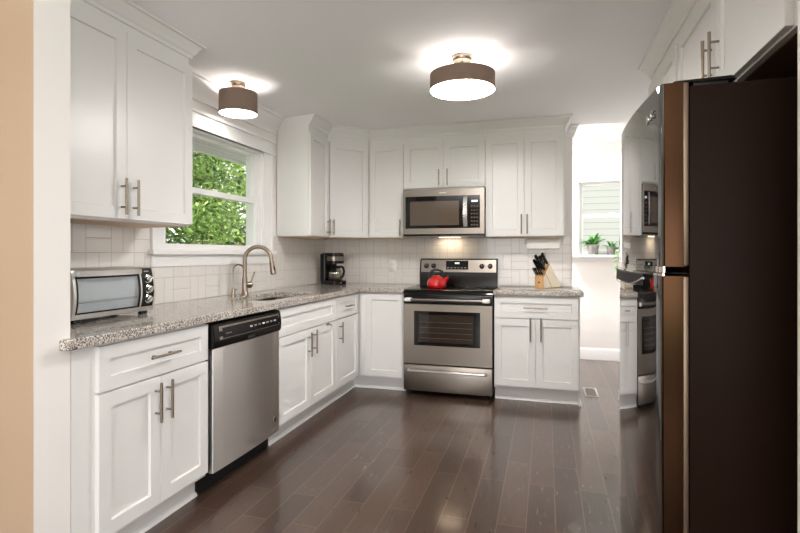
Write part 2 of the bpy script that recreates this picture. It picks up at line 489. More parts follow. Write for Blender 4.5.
struct('wall_front', partition(-1.3, 0.612), [M_WALL, M_BEIGE], smooth=False)
struct('wall_front.001', partition(2.808, 4.7), [M_WALL, M_BEIGE], smooth=False)
# adjoining dining room that the camera stands in
struct('wall_dining_left', bx(-1.44, -1.3, -8.75, -3.44, 0, H), M_BEIGE, smooth=False)
bm = B()
for a in ((-8.75, -7.65, 0, H), (-4.95, -3.44, 0, H), (-7.65, -4.95, 0, 0.65), (-7.65, -4.95, 2.15, H)): box(bm, 4.7, 4.84, *a)
struct('wall_dining_right', bm, M_BEIGE, smooth=False)
def wall_rear():
    bm = B(); box(bm, -1.3, 0.6, -8.89, -8.75, 0, H); box(bm, 3.8, 4.7, -8.89, -8.75, 0, H); box(bm, 0.6, 3.8, -8.89, -8.75, 2.2, H)
    return bm
struct('wall_rear', wall_rear(), M_BEIGE, smooth=False)
# far room
FY = 1.3
FWX0, FWX1, FWZ0, FWZ1 = 2.605, 3.33, 1.212, 2.04
def wall_far():
    bm = B(); box(bm, 0.9, FWX0, FY, FY + 0.14, 0, 2.487); box(bm, FWX1, XR + 0.14, FY, FY + 0.14, 0, 2.487)
    box(bm, FWX0, FWX1, FY, FY + 0.14, 0, FWZ0); box(bm, FWX0, FWX1, FY, FY + 0.14, FWZ1, 2.487)
    return bm
struct('wall_far', wall_far(), M_WALL, smooth=False)
struct('wall_hall_left', bx(0.76, 0.9, 0.12, FY + 0.14, 0, 2.487), M_WALL, smooth=False)
BASEP = [(0, 0), (0.014, 0), (0.014, 0.11), (0.009, 0.125), (0, 0.13)]
bm = B(); sweep(bm, [(0.91, FY), (XR, FY)], BASEP); struct('baseboard_far', bm, M_TRIM)
bm = B(); sweep(bm, [(XR, -1.2), (XR, FY - 0.015)], BASEP, -1); struct('baseboard_right', bm, M_TRIM)
CROWN = lambda z1, h, o: [(0, z1 - h), (0.010, z1 - h), (0.012, z1 - h * 0.8), (0.028, z1 - h * 0.62), (o * 0.62, z1 - h * 0.32), (o * 0.74, z1 - h * 0.22), (o * 0.78, z1 - h * 0.17), (o, z1 - h * 0.13), (o, z1), (0, z1)]
bm = B(); sweep(bm, [(0, -2.455), (0, -0.98)], CROWN(H, 0.15, 0.09)); struct('trim_1', bm, M_TRIM)
bm = B(); sweep(bm, [(2.40, 0), (2.476, 0), (2.476, 0.12)], CROWN(H - 0.006, 0.10, 0.05)); struct('trim_2', bm, M_TRIM)
bm = B(); sweep(bm, [(0.91, FY), (XR, FY)], CROWN(2.487, 0.10, 0.07)); struct('trim_3', bm, M_TRIM)

# tiled backsplash
def backsplash():
    bm = B(); t = 0.009; z0 = CTT
    box(bm, 0, t, -3.438, -2.42, z0, 1.378); box(bm, 0, t, -2.42, -1.065, z0, 1.135); box(bm, 0, t, -1.065, -t, z0, 1.372)
    box(bm, 0, 2.476, -t, 0, z0, 1.372); box(bm, 0.99, 1.72, -t, 0, 1.372, 1.80)
    return bm
struct('wall_tiles', backsplash(), M_TILE, smooth=False)

# ------------------------------------------------------------------ kitchen window
def double_hung(name, T, w, z0, z1, zrail, casing, headh, stool_out, apron_z, frame_rest=0.0):
    """T(a, o, z): a across the opening, o towards the room (wall face at 0), world point"""
    root = bpy.data.objects.new(name, None); COL.objects.link(root); root['kind'] = 'structure'
    global ORG
    ORG = Vector((0, 0, 0))
    def bb(bm, a0, a1, o0, o1, c0, c1, bev=0.0015):
        p0 = T(a0, o0, c0); p1 = T(a1, o1, c1); box(bm, p0[0], p1[0], p0[1], p1[1], p0[2], p1[2], bev, 1)
    cl, cr = casing
    bm = B(); bb(bm, -cl, 0, 0, 0.018, z0 - 0.005, z1 + 0.001); bb(bm, w, w + cr, 0, 0.018, z0 - 0.005, z1 + 0.001)
    bb(bm, -cl, -cl + 0.02, 0.018, 0.026, z0 - 0.005, z1); bb(bm, w + cr - 0.02, w + cr, 0.018, 0.026, z0 - 0.005, z1)
    obj('casing', bm, M_TRIM, root)
    bm = B(); bb(bm, -cl - 0.01, w + cr + 0.01, 0, 0.024, z1, z1 + headh); bb(bm, -cl - 0.025, w + cr + 0.03, 0, 0.045, z1 + headh, z1 + headh + 0.022)
    bb(bm, -cl - 0.015, w + cr + 0.015, 0, 0.032, z1, z1 + 0.016)
    obj('head_casing', bm, M_TRIM, root)
    bm = B(); bb(bm, -cl - 0.02, w + cr + 0.02, -0.06, stool_out, z0 - 0.035, z0 - 0.006, 0.004); obj('sill', bm, M_TRIM, root)
    bm = B(); bb(bm, -cl, w + cr, 0, 0.018, apron_z, z0 - 0.035); obj('apron', bm, M_TRIM, root)
    bm = B(); j = 0.014
    bb(bm, 0, j, -0.138, 0, z0, z1, 0); bb(bm, w - j, w, -0.138, 0, z0, z1, 0); bb(bm, 0, w, -0.138, 0, z1 - j, z1, 0); bb(bm, 0, w, -0.138, -0.06, z0 - 0.01, z0 + j, 0)
    bb(bm, j, j + 0.008, -0.030, -0.018, z0, z1, 0); bb(bm, w - j - 0.008, w - j, -0.030, -0.018, z0, z1, 0)
    obj('window_frame', bm, M_TRIM, root)
    def sash(nm, o0, o1, c0, c1, s=0.036, bot=0.05, top=0.036):
        bm = B(); a0, a1 = j + 0.001, w - j - 0.001
        bb(bm, a0, a0 + s, o0, o1, c0, c1); bb(bm, a1 - s, a1, o0, o1, c0, c1)
        bb(bm, a0 + s, a1 - s, o0, o1, c0, c0 + bot); bb(bm, a0 + s, a1 - s, o0, o1, c1 - top, c1)
        q = obj(nm, bm, M_TRIM, root)
        bm = B(); om = (o0 + o1) / 2; bb(bm, a0 + s - 0.005, a1 - s + 0.005, om - 0.002, om + 0.002, c0 + bot - 0.005, c1 - top + 0.005, 0)
        obj('pane', bm, M_PANE, q, smooth=False)
    sash('upper_sash', -0.088, -0.061, zrail - 0.02, z1 - j + 0.004, bot=0.04, top=0.026)
    sash('lower_sash', -0.058, -0.031, z0 + j - 0.014, zrail + 0.02, bot=0.036, top=0.04)
    bm = B(); bb(bm, w / 2 - 0.03, w / 2 + 0.03, -0.056, -0.033, zrail + 0.0202, zrail + 0.034, 0.003); obj('latch', bm, M_WHITE, root)
    return root
double_hung('window_1', lambda a, o, z: (o, WY0 + a, z), WY1 - WY0, WZ0, WZ1, 1.645, (0.113, 0.14), 0.10, 0.05, 1.137)
double_hung('window_2', lambda a, o, z: (FWX0 + a, FY - o, z), FWX1 - FWX0, FWZ0, FWZ1, 1.655, (0.08, 0.08), 0.05, 0.16, 1.13)

# ------------------------------------------------------------------ base cabinets, left run (doors face +x)
def toe_mold(parent, path, sign):
    bm = B(); sweep(bm, path, [(0, 0), (0.016, 0), (0.014, 0.01), (0.006, 0.018), (0, 0.02)], sign)
    return obj('shoe_moulding', bm, M_TRIM, parent)
def base_left(name, label, y0, y1, fronts, fill0=0.0, group=None, cat='cabinet'):
    """y0<y1; body between"""
    t = thing(name, (0.3, (y0 + y1) / 2, 0), label, cat, group)
    bm = B()
    if name == 'sink_base_cabinet':      # open at the top for the bowl
        box(bm, 0.012, FX, y0 + 0.0005, y1 - 0.0005, TOE - 0.01, 0.685)
        box(bm, 0.585, FX, y0 + 0.0005, y1 - 0.0005, 0.685, CT - 0.001); box(bm, 0.012, 0.585, y0 + 0.0005, y0 + 0.002, 0.685, CT - 0.001); box(bm, 0.012, 0.585, y1 - 0.018, y1 - 0.0005, 0.685, CT - 0.001)
    else: box(bm, 0.012, FX, y0 + 0.0005, y1 - 0.0005, TOE - 0.01, CT - 0.001)
    obj('carcass', bm, M_CAB, t, smooth=False)
    ye = -0.5505 if name == 'narrow_base_cabinet' else y1 - 0.0005
    bm = B(); box(bm, 0.02, FX - 0.062, y0 + 0.0005, ye, 0, TOE - 0.01); obj('toe_kick', bm, M_CAB, t, smooth=False)
    toe_mold(t, [(FX - 0.062, y0), (FX - 0.062, ye)], 1)
    for f in fronts(t) or (): pass
    return t
n_ = (1, 0)
g = 0.0035
ZD0, ZD1, ZR0, ZR1 = 0.128, 0.682, 0.690, 0.864
def f1(t):
    a, b_ = -3.342 , -2.706
    m_ = (a + b_) / 2
    door(t, (FX, a + g), (FX, b_ - g), ZR0, ZR1, n_, 'h', 0.17, name='drawer')
    door(t, (FX, a + g), (FX, m_ - g / 2), ZD0, ZD1, n_, 0.30 * 1 - 0.03 + 0.0, hz=0.577) if False else None
    door(t, (FX, a + g), (FX, m_ - g / 2), ZD0, ZD1, n_, (m_ - a) - 0.035 - g, hz=0.577) if (m_ - a) > 1 else door(t, (FX, a + g), (FX, m_ - g / 2), ZD0, ZD1, n_, 0.90, hz=0.577)
    door(t, (FX, m_ + g / 2), (FX, b_ - g), ZD0, ZD1, n_, 0.10, hz=0.577)
base_left('base_cabinet', 'white base cabinet with one wide drawer over two doors, left of the dishwasher', -3.436, -2.7055, f1)
def f2(t):
    a, b_ = -2.032, -1.141; m_ = (a + b_) / 2
    door(t, (FX, a + g), (FX, b_ - g), ZR0, ZR1, n_, None, name='false_drawer_front')
    door(t, (FX, a + g), (FX, m_ - g / 2), ZD0, ZD1, n_, 0.90, hz=0.577)
    door(t, (FX, m_ + g / 2), (FX, b_ - g), ZD0, ZD1, n_, 0.08, hz=0.585)
    bm = B(); tube(bm, [(FF, -1.30, 0.672), (FF + 0.03, -1.30, 0.672), (FF + 0.032, -1.30, 0.66)], 0.004, 8)
    box(bm, FF, FF + 0.004, -1.325, -1.275, 0.664, 0.684, 0.001, 1)
    obj('hook', bm, M_NICKEL, t)
base_left('sink_base_cabinet', 'white sink base cabinet with plain false front over two doors, right of dishwasher', -2.0315, -1.1415, f2)
def f3(t):
    a, b_ = -1.141, -0.652
    door(t, (FX, a + g), (FX, b_), ZR0, ZR1, n_, 'h', 0.13, name='drawer')
    door(t, (FX, a + g), (FX, b_), ZD0, ZD1, n_, 0.13, hz=0.577)
base_left('narrow_base_cabinet', 'narrow white cabinet with small drawer over one door, between sink cabinet and corner', -1.1405, -0.634, f3)

# back run (doors face -y)
def base_back(name, label, x0, x1, fronts, group=None, toe_end=None):
    t = thing(name, ((x0 + x1) / 2, -0.3, 0), label, 'cabinet', group)
    obj('carcass', bx(x0 + 0.0005, x1 - 0.0005, -FX, -0.012, TOE - 0.01, CT - 0.001), M_CAB, t, smooth=False)
    obj('toe_kick', bx(0.5505 if x0 < 1 else x0 + 0.0005, (x1 if toe_end is None else toe_end) - 0.0005, -(FX - 0.062), -0.02, 0, TOE - 0.01), M_CAB, t, smooth=False)
    fronts(t); return t
nb = (0, -1)
def f4(t):
    door(t, (0.69, -FX), (1.048, -FX), ZD0, ZR1, nb, None)
    obj('filler', bx(0.634, 0.688, -FX - 0.014, -FX, ZD0, ZR1, bev=0.001), M_CAB, t)
    toe_mold(t, [(0.553, -(FX - 0.062)), (1.05, -(FX - 0.062))], 1)
base_back('corner_base_cabinet', 'white corner base cabinet with one tall plain door without handle, left of range', 0.613, 1.052, f4)
def f5(t):
    a, b_ = 1.830, 2.495; m_ = (a + b_) / 2
    door(t, (a + g, -FX), (b_ - g, -FX), ZR0, ZR1, nb, 'h', 0.19, name='drawer')
    door(t, (a + g, -FX), (m_ - g / 2, -FX), ZD0, ZD1, nb, 0.88, hz=0.60, hl=0.19)
    door(t, (m_ + g / 2, -FX), (b_ - g, -FX), ZD0, ZD1, nb, 0.12, hz=0.60, hl=0.19)
    obj('side_panel', bx(2.4955, 2.505, -FX, -0.012, 0, CT - 0.001), M_CAB, t, smooth=False)
    toe_mold(t, [(1.832, -(FX - 0.062)), (2.496, -(FX - 0.062))], 1)
    toe_mold(t, [(2.505, -(FX - 0.0)), (2.505, 0)], 1)
base_back('end_base_cabinet', 'white base cabinet with drawer over two doors, right of the stainless range', 1.829, 2.495, f5)

# ------------------------------------------------------------------ worktops
def worktop_left():
    bm = B()
    SX0, SX1, SY0, SY1 = 0.20, 0.54, -2.0, -1.33
    z0, z1 = CT, CTT
    # outline loops, top and bottom, with a sink hole (rounded)
    def rr(x0, x1, y0, y1, r, n=5):
        out = []
        for cx, cy, a0 in ((x1 - r, y1 - r, 0), (x0 + r, y1 - r, PI / 2), (x0 + r, y0 + r, PI), (x1 - r, y0 + r, 1.5 * PI)):
            for i in range(n + 1):
                a = a0 + PI / 2 * i / n; out.append((cx + r * math.cos(a), cy + r * math.sin(a)))
        return out
    outer = [(0.0105, -0.0105), (1.057, -0.0105), (1.057, -0.655), (0.655, -0.655), (0.655, -3.478), (0.648, -3.485), (0.6135, -3.485), (0.6135, -3.437), (0.0105, -3.437)]
    hole = rr(SX0, SX1, SY0, SY1, 0.05)
    for zz, flip in ((z1, 0), (z0, 1)):
        ov = [bm.verts.new((*p_, zz)) for p_ in outer]; hv = [bm.verts.new((*p_, zz)) for p_ in hole]
        es = [bm.edges.new((ov[i], ov[(i + 1) % len(ov)])) for i in range(len(ov))] + [bm.edges.new((hv[i], hv[(i + 1) % len(hv)])) for i in range(len(hv))]
        bmesh.ops.triangle_fill(bm, use_beauty=True, use_dissolve=False, edges=es)
        if zz == z1: ot, ht = ov, hv
        else: ob, hb = ov, hv
    for a, b_ in ((ot, ob), (ht, hb)):
        for i in range(len(a)):
            bm.faces.new([a[i], a[(i + 1) % len(a)], b_[(i + 1) % len(a)], b_[i]])
    return bm
o = obj('worktop', worktop_left(), M_GRAN, smooth=False)
bv = o.modifiers.new('edge', 'BEVEL'); bv.width = 0.005; bv.segments = 2; bv.limit_method = 'ANGLE'; bv.angle_limit = 0.9
tag(o, 'long L-shaped speckled granite worktop around the sink, up to the range', 'worktop')
o = obj('worktop', bx(1.826, 2.53, -0.657, -0.0105, CT, CTT, bev=0.005), M_GRAN)
tag(o, 'short speckled granite worktop right of the range, under the knife block', 'worktop')

# sink
def make_sink():
    t = thing('sink', (0.35, -1.665, 0.66), 'stainless undermount sink bowl set into the granite worktop', 'sink')
    bm = B()
    def loop(x0, x1, y0, y1, r, z, n=5):
        out = []
        for cx, cy, a0 in ((x1 - r, y1 - r, 0), (x0 + r, y1 - r, PI / 2), (x0 + r, y0 + r, PI), (x1 - r, y0 + r, 1.5 * PI)):
            for i in range(n + 1):
                a = a0 + PI / 2 * i / n; out.append(bm.verts.new((cx + r * math.cos(a), cy + r * math.sin(a), z)))
        return out
    X0, X1, Y0, Y1 = 0.198, 0.542, -2.002, -1.328
    L_ = [loop(X0 - 0.02, X1 + 0.02, Y0 - 0.02, Y1 + 0.02, 0.06, CT - 0.002), loop(X0, X1, Y0, Y1, 0.05, CT - 0.002), loop(X0 + 0.006, X1 - 0.006, Y0 + 0.006, Y1 - 0.006, 0.05, 0.74), loop(X0 + 0.03, X1 - 0.03, Y0 + 0.03, Y1 - 0.03, 0.05, 0.70),
          loop(0.33, 0.37, -1.685, -1.645, 0.019, 0.695)]
    for a, b_ in zip(L_, L_[1:]):
        for i in range(len(a)): bm.faces.new([a[i], a[(i + 1) % len(a)], b_[(i + 1) % len(a)], b_[i]])
    bm.faces.new(L_[-1])
    o = obj('bowl', bm, M_SINK, t, angle=0.9)
    sm = o.modifiers.new('thick', 'SOLIDIFY'); sm.thickness = 0.0015; sm.offset = 0
    bm = B(); lathe(bm, [(0.045, 0), (0.045, 0.004), (0.036, 0.005), (0.03, 0.001), (0.0005, 0.001)], 24, (0.35, -1.665, 0.6965)); obj('drain', bm, M_CHROME, t)
make_sink()

# faucet: pull-down gooseneck
def make_faucet():
    bx_, by_ = 0.178, -1.70
    bx_, by_ = 0.15, -1.675
    t = thing('kitchen_faucet', (bx_, by_, CTT), 'tall brushed nickel gooseneck faucet with pull-down spray head behind the sink', 'faucet')
    bm = B(); lathe(bm, [(0.030, 0), (0.030, 0.006), (0.024, 0.014), (0.020, 0.05), (0.019, 0.11), (0.016, 0.135), (0.013, 0.15)], 24, (bx_, by_, CTT + 0.0005)); obj('base', bm, M_NICKEL, t)
    dx, dy = 0.93, 0.36   # spout direction in plan
    R = 0.095; top = CTT + 0.258
    pts = [(bx_, by_, CTT + 0.14), (bx_, by_, CTT + 0.2)]
    for i in range(15):
        a = PI - (PI * 1.02) * i / 14
        s = R + R * math.cos(a)
        pts.append((bx_ + dx * s, by_ + dy * s, top + R * math.sin(a)))
    bm = B(); tube(bm, pts, 0.0145, 14); obj('spout', bm, M_NICKEL, t)
    e = Vector(pts[-1]); dn = Vector((dx * 0.16, dy * 0.16, -1)).normalized()
    bm = B(); tube(bm, [e, e + dn * 0.015, e + dn * 0.03, e + dn * 0.085, e + dn * 0.10], 0.013, 16, [0.0155, 0.0175, 0.0175, 0.022, 0.021]); sh = obj('spray_head', bm, M_NICKEL, t)
    bm = B(); q = e + dn * 0.101; tube(bm, [q, q + dn * 0.002], 0.016, 16); obj('nozzle', bm, M_BLACK, sh)
    bm = B(); tube(bm, [e + dn * 0.04 + Vector((0.015, -0.008, 0)), e + dn * 0.07 + Vector((0.019, -0.010, 0))], 0.005, 8); obj('button', bm, M_BLACK, sh)
    # side lever
    bm = B(); c = Vector((bx_, by_, CTT + 0.075)); d = Vector((0.55, 0.83, 0.0)).normalized()
    tube(bm, [c, c + d * 0.03, c + d * 0.045, c + d * 0.058], 0.02, 16, [0.018, 0.024, 0.024, 0.014])
    tube(bm, [c + d * 0.04, c + d * 0.055 + Vector((0, 0, 0.04)), c + d * 0.075 + Vector((0, 0, 0.095))], 0.006, 10, [0.008, 0.006, 0.005]); obj('lever', bm, M_NICKEL, t)
make_faucet()
def make_tap():
    x, y = 0.135, -1.79
    t = thing('filtered_water_tap', (x, y, CTT), 'slim nickel drinking-water tap standing left of the tall faucet', 'tap')
    bm = B(); lathe(bm, [(0.022, 0), (0.022, 0.005), (0.015, 0.012), (0.012, 0.05), (0.009, 0.06)], 20, (x, y, CTT + 0.0005)); obj('base', bm, M_NICKEL, t)
    bm = B(); R = 0.035; dx, dy = 0.93, 0.36; pts = [(x, y, CTT + 0.055), (x, y, CTT + 0.19)]
    for i in range(1, 11):
        a = PI - PI * 0.9 * i / 10; s = R + R * math.cos(a); pts.append((x + dx * s, y + dy * s, CTT + 0.19 + R * math.sin(a)))
    tube(bm, pts, 0.006, 10); obj('spout', bm, M_NICKEL, t)
    bm = B(); tube(bm, [(x, y, CTT + 0.04), (x - 0.005, y + 0.045, CTT + 0.05)], 0.005, 8, [0.006, 0.004]); obj('lever', bm, M_NICKEL, t)
make_tap()

# ------------------------------------------------------------------ dishwasher
def make_dishwasher():
    y0, y1 = -2.702, -2.034
    t = thing('dishwasher', (0.33, (y0 + y1) / 2, 0), 'stainless steel dishwasher with black control strip under the granite worktop', 'dishwasher')
    obj('tub', bx(0.03, FX - 0.002, y0 + 0.003, y1 - 0.003, 0.1, CT - 0.004), M_BLACKM, t, smooth=False)
    obj('toe_panel', bx(0.05, FX - 0.05, y0 + 0.004, y1 - 0.004, 0.0, 0.1), M_BLACKM, t, smooth=False)
    # door with a slight crown
    bm = B(); n = 8; poly = [(FX, 0)]
    X = FF + 0.012
    prof = [(FX + 0.002, y0 + 0.012)] + [(X + 0.006 * math.sin(PI * i / n), y0 + 0.012 + (y1 - y0 - 0.024) * i / n) for i in range(n + 1)] + [(FX + 0.002, y1 - 0.012)]
    prism(bm, prof, lambda p_: (p_[0], p_[1], 0.112), lambda p_: (p_[0], p_[1], 0.735), 0.002, 1)
    d = obj('door', bm, M_STEELV, t)
    bm = B(); lathe(bm, [(0.016, 0), (0.016, 0.002), (0.0005, 0.003)], 20, (X + 0.001, y1 - 0.065, 0.20), 'X'); obj('badge', bm, M_CHROME, d)
    # control strip
    bm = B(); pr = [(FX + 0.002, 0.737), (X + 0.004, 0.737), (X + 0.012, 0.752), (X + 0.014, 0.80), (X + 0.006, 0.855), (X - 0.004, 0.864), (FX + 0.002, 0.868)]
    prism(bm, pr, lambda p_: (p_[0], y0 + 0.006, p_[1]), lambda p_: (p_[0], y1 - 0.006, p_[1]), 0.003, 2)
    c = obj('control_panel', bm, M_BLACK, t)
    def on(y, z, dx=0.0):   # point on the slanted upper face
        f = (z - 0.80) / 0.055 if z > 0.8 else 0
        return X + 0.014 - 0.008 * max(0, f) + dx
    bm = B(); w = y1 - y0
    # silver border frame
    ya, yb_, za, zb = y0 + 0.05, y1 - 0.035, 0.778, 0.846
    for (a, b_, c0, c1) in ((ya, yb_, za, za + 0.004), (ya, yb_, zb - 0.010, zb), (ya, ya + 0.026, za, zb), (yb_ - 0.005, yb_, za, zb)):
        hexa(bm, [(on(0, c0, -0.003), a, c0), (on(0, c0, -0.003), b_, c0), (on(0, c0, 0.0012), b_, c0), (on(0, c0, 0.0012), a, c0),
                  (on(0, c1, -0.003), a, c1), (on(0, c1, -0.003), b_, c1), (on(0, c1, 0.0012), b_, c1), (on(0, c1, 0.0012), a, c1)])
    obj('border', bm, M_STEEL, c)
    for k in range(7):
        yy = y0 + 0.32 + k * 0.042
        bm = B(); z_ = 0.806; box(bm, on(0, z_, -0.002), on(0, z_, 0.0022), yy, yy + 0.022, z_, z_ + 0.009, 0.001, 1); obj('button', bm, M_POT if k % 3 else M_WHITE, c)
    bm = B(); box(bm, on(0, 0.81, -0.002), on(0, 0.81, 0.001), y0 + 0.10, y0 + 0.15, 0.802, 0.806); obj('logo', bm, M_POT, c, smooth=False)
    bm = B(); box(bm, X + 0.0, X + 0.0135, y0 + 0.30, y1 - 0.30, 0.742, 0.762, 0.002, 1); obj('latch_recess', bm, M_SOAP, c)
make_dishwasher()

# ------------------------------------------------------------------ range
def make_range():
    x0, x1, yf = 1.062, 1.822, -0.665
    t = thing('range', ((x0 + x1) / 2, -0.35, 0), 'stainless steel electric range with black glass cooktop and oven', 'range')
    obj('body', bx(x0, x1, yf + 0.002, -0.02, 0.045, 0.88), M_BLACKM, t, smooth=False)
    for sx in (x0 + 0.05, x1 - 0.05):
        for sy in (yf + 0.06, -0.08):
            bm = B(); lathe(bm, [(0.018, 0), (0.018, 0.045)], 12, (sx, sy, 0)); obj('foot', bm, M_BLACK, t)
    # cooktop: glass slab with a rounded front lip
    bm = B(); pr = [(-0.03, 0.88), (-0.03, 0.908), (-0.645, 0.908), (-0.668, 0.902), (-0.684, 0.885), (-0.688, 0.862), (-0.67, 0.862), (-0.665, 0.88)]
    prism(bm, pr, lambda p_: (x0 - 0.0015, p_[0], p_[1]), lambda p_: (x1 + 0.0015, p_[0], p_[1]), 0.002, 2)
    ck = obj('cooktop', bm, M_GLASSB, t)
    for cx, cy, r in ((x0 + 0.2, -0.24, 0.075), (x1 - 0.2, -0.24, 0.09), (x0 + 0.2, -0.5, 0.10), (x1 - 0.2, -0.5, 0.075)):
        bm = B(); lathe(bm, [(r - 0.003, 0), (r, 0.0003), (r + 0.001, 0)], 40, (cx, cy, 0.9082), cap=False); obj('burner_ring', bm, M_POT, ck)
    obj('manifold', bx(x0, x1, -0.676, yf, 0.788, 0.862, bev=0.002), M_BLACK, t)
    # oven door
    D0, D1 = 0.278, 0.786; yd = -0.69
    bm = B()
    WX0, WX1, WZ0_, WZ1_ = 1.158, 1.722, 0.435, 0.728
    for a in ((x0 + 0.003, WX0, D0, D1), (WX1, x1 - 0.003, D0, D1), (WX0, WX1, D0, WZ0_), (WX0, WX1, WZ1_, D1)):
        box(bm, a[0], a[1], yd, yf + 0.001, a[2], a[3])
    bmesh.ops.remove_doubles(bm, verts=bm.verts, dist=1e-5)
    d = obj('oven_door', bm, M_STEEL, t, smooth=False)
    bm = B()
    for a in ((WX0, WX0 + 0.04, WZ0_, WZ1_), (WX1 - 0.055, WX1, WZ0_, WZ1_), (WX0 + 0.04, WX1 - 0.055, WZ0_, WZ0_ + 0.028), (WX0 + 0.04, WX1 - 0.055, WZ1_ - 0.028, WZ1_)):
        box(bm, a[0], a[1], yd - 0.0015, yf - 0.003, a[2], a[3])
    obj('window_surround', bm, M_GLASSB, d, smooth=False)
    obj('window', bx(WX0 + 0.038, WX1 - 0.053, yd + 0.002, yd + 0.006, WZ0_ + 0.026, WZ1_ - 0.026), M_GLASSB if False else mat('oven_window', srgb(44, 37, 32), 0.08), d, smooth=False)
    bm = B()
    for z in (0.50, 0.545, 0.59, 0.635):
        tube(bm, [(WX0 + 0.05, yd + 0.0015, z), (WX1 - 0.065, yd + 0.0015, z)], 0.0012, 6)
    obj('oven_rack', bm, M_NICKEL, d)
    def bar(z, nm, par, xa, xb, r=0.013, y=-0.735):
        bm = B(); pts = [(xa, yd + 0.001, z), (xa, y + 0.012, z), (xa + 0.012, y, z), (xa + 0.03, y, z), (xb - 0.03, y, z), (xb - 0.012, y, z), (xb, y + 0.012, z), (xb, yd + 0.001, z)]
        tube(bm, pts, r, 12); h = obj(nm, bm, M_STEELV, par); return h
    bm = B(); z = 0.826; xa, xb = x0 + 0.02, x1 - 0.02
    tube(bm, [(xa + 0.05, -0.725, z), (xb - 0.05, -0.725, z)], 0.013, 14); h = obj('handle', bm, M_STEEL, d)
    for a, b_ in ((xa, xa + 0.06), (xb - 0.06, xb)):
        obj('handle_end', bx(a, b_, -0.738, -0.677, z - 0.015, z + 0.015, bev=0.007), M_WHITE, h)
    # storage drawer
    d2 = obj('drawer', bx(x0 + 0.003, x1 - 0.003, yd, yf + 0.001, 0.045, 0.266, bev=0.003), M_STEEL, t)
    bar(0.222, 'handle', d2, x0 + 0.05, x1 - 0.05, 0.011, -0.722)
    # backguard
    bm = B(); pr = [(-0.02, 0.908), (-0.085, 0.908), (-0.082, 1.03), (-0.055, 1.165), (-0.03, 1.172), (-0.02, 1.165)]
    prism(bm, pr, lambda p_: (x0 - 0.006, p_[0], p_[1]), lambda p_: (1.806, p_[0], p_[1]), 0.004, 2)
    bg_ = obj('backguard', bm, M_BLACKG, t)
    def yb(z): return -0.082 + (z - 1.03) / 0.135 * 0.027
    def plate(bm, a, b_, c0, c1, th=0.003):
        hexa(bm, [(a, yb(c0), c0), (b_, yb(c0), c0), (b_, yb(c0) - th, c0), (a, yb(c0) - th, c0), (a, yb(c1), c1), (b_, yb(c1), c1), (b_, yb(c1) - th, c1), (a, yb(c1) - th, c1)])
    bm = B(); plate(bm, x0 + 0.006, 1.794, 1.04, 1.158); cp = obj('control_panel', bm, M_STEEL, bg_, smooth=False)
    bm = B(); plate(bm, 1.315, 1.53, 1.066, 1.148, 0.0045); dp = obj('display', bm, M_GLASSB, cp, smooth=False)
    bm = B(); plate(bm, 1.40, 1.445, 1.118, 1.134, 0.0055); obj('clock', bm, M_LCD, dp, smooth=False)
    for ix in range(6):
        for iz in range(2):
            if 2 <= ix <= 3 and iz: continue
            bm = B(); xx = 1.328 + ix * 0.033; zz = 1.078 + iz * 0.032; plate(bm, xx, xx + 0.018, zz, zz + 0.008, 0.0052); obj('button', bm, M_BLACKM if iz else M_POT, dp, smooth=False)
    for xx in (1.122, 1.193, 1.66, 1.738):
        zc = 1.098; yc = yb(zc) - 0.003
        bm = B(); lathe(bm, [(0.024, 0), (0.024, -0.006), (0.019, -0.010), (0.017, -0.026), (0.0005, -0.028)], 20, (xx, yc, zc), 'Y'); k = obj('knob', bm, M_BLACK, cp)
        bm = B(); box(bm, xx - 0.0015, xx + 0.0015, yc - 0.030, yc - 0.026, zc, zc + 0.016); obj('pointer', bm, M_POT, k, smooth=False)
make_range()

# ------------------------------------------------------------------ kettle
def make_kettle():
    t = thing('kettle', (1.300, -0.43, 0.9095), 'glossy red enamel kettle with black arched handle on the rear of cooktop', 'kettle', local=True, rotz=0.1)
    t.scale = (0.93, 0.93, 0.93)
    bm = B(); lathe(bm, [(0.078, 0), (0.088, 0.006), (0.094, 0.03), (0.092, 0.055), (0.078, 0.085), (0.055, 0.104), (0.045, 0.108)], 36); obj('body', bm, M_RED, t, angle=1.2)
    bm = B(); lathe(bm, [(0.046, 0.107), (0.044, 0.113), (0.02, 0.122), (0.0005, 0.124)], 28); l = obj('lid', bm, M_RED, t, angle=1.2)
    bm = B(); lathe(bm, [(0.006, 0.122), (0.006, 0.130), (0.013, 0.136), (0.012, 0.146), (0.0005, 0.149)], 16); obj('knob', bm, M_BLACK, l)
    bm = B(); tube(bm, [(0.05, 0, 0.05), (0.082, 0, 0.074), (0.10, 0, 0.098), (0.108, 0, 0.108)], 0.02, 14, [0.032, 0.024, 0.016, 0.014]); obj('spout', bm, M_RED, t, angle=1.2)
    bm = B(); lathe(bm, [(0.015, -0.006), (0.015, 0.010), (0.0005, 0.014)], 12, (0.107, 0, 0.108)); obj('spout_cap', bm, M_BLACK, t)
    bm = B(); pts = [(-0.072, 0, 0.09), (-0.076, 0, 0.12)] + [(0.068 * math.cos(PI - PI * i / 10) , 0, 0.122 + 0.055 * math.sin(PI * i / 10)) for i in range(11)] + [(0.076, 0, 0.12), (0.070, 0, 0.092)]
    tube(bm, pts, 0.012, 10, [0.007, 0.008] + [0.0125] * 11 + [0.008, 0.007]); obj('handle', bm, M_BLACK, t)
make_kettle()

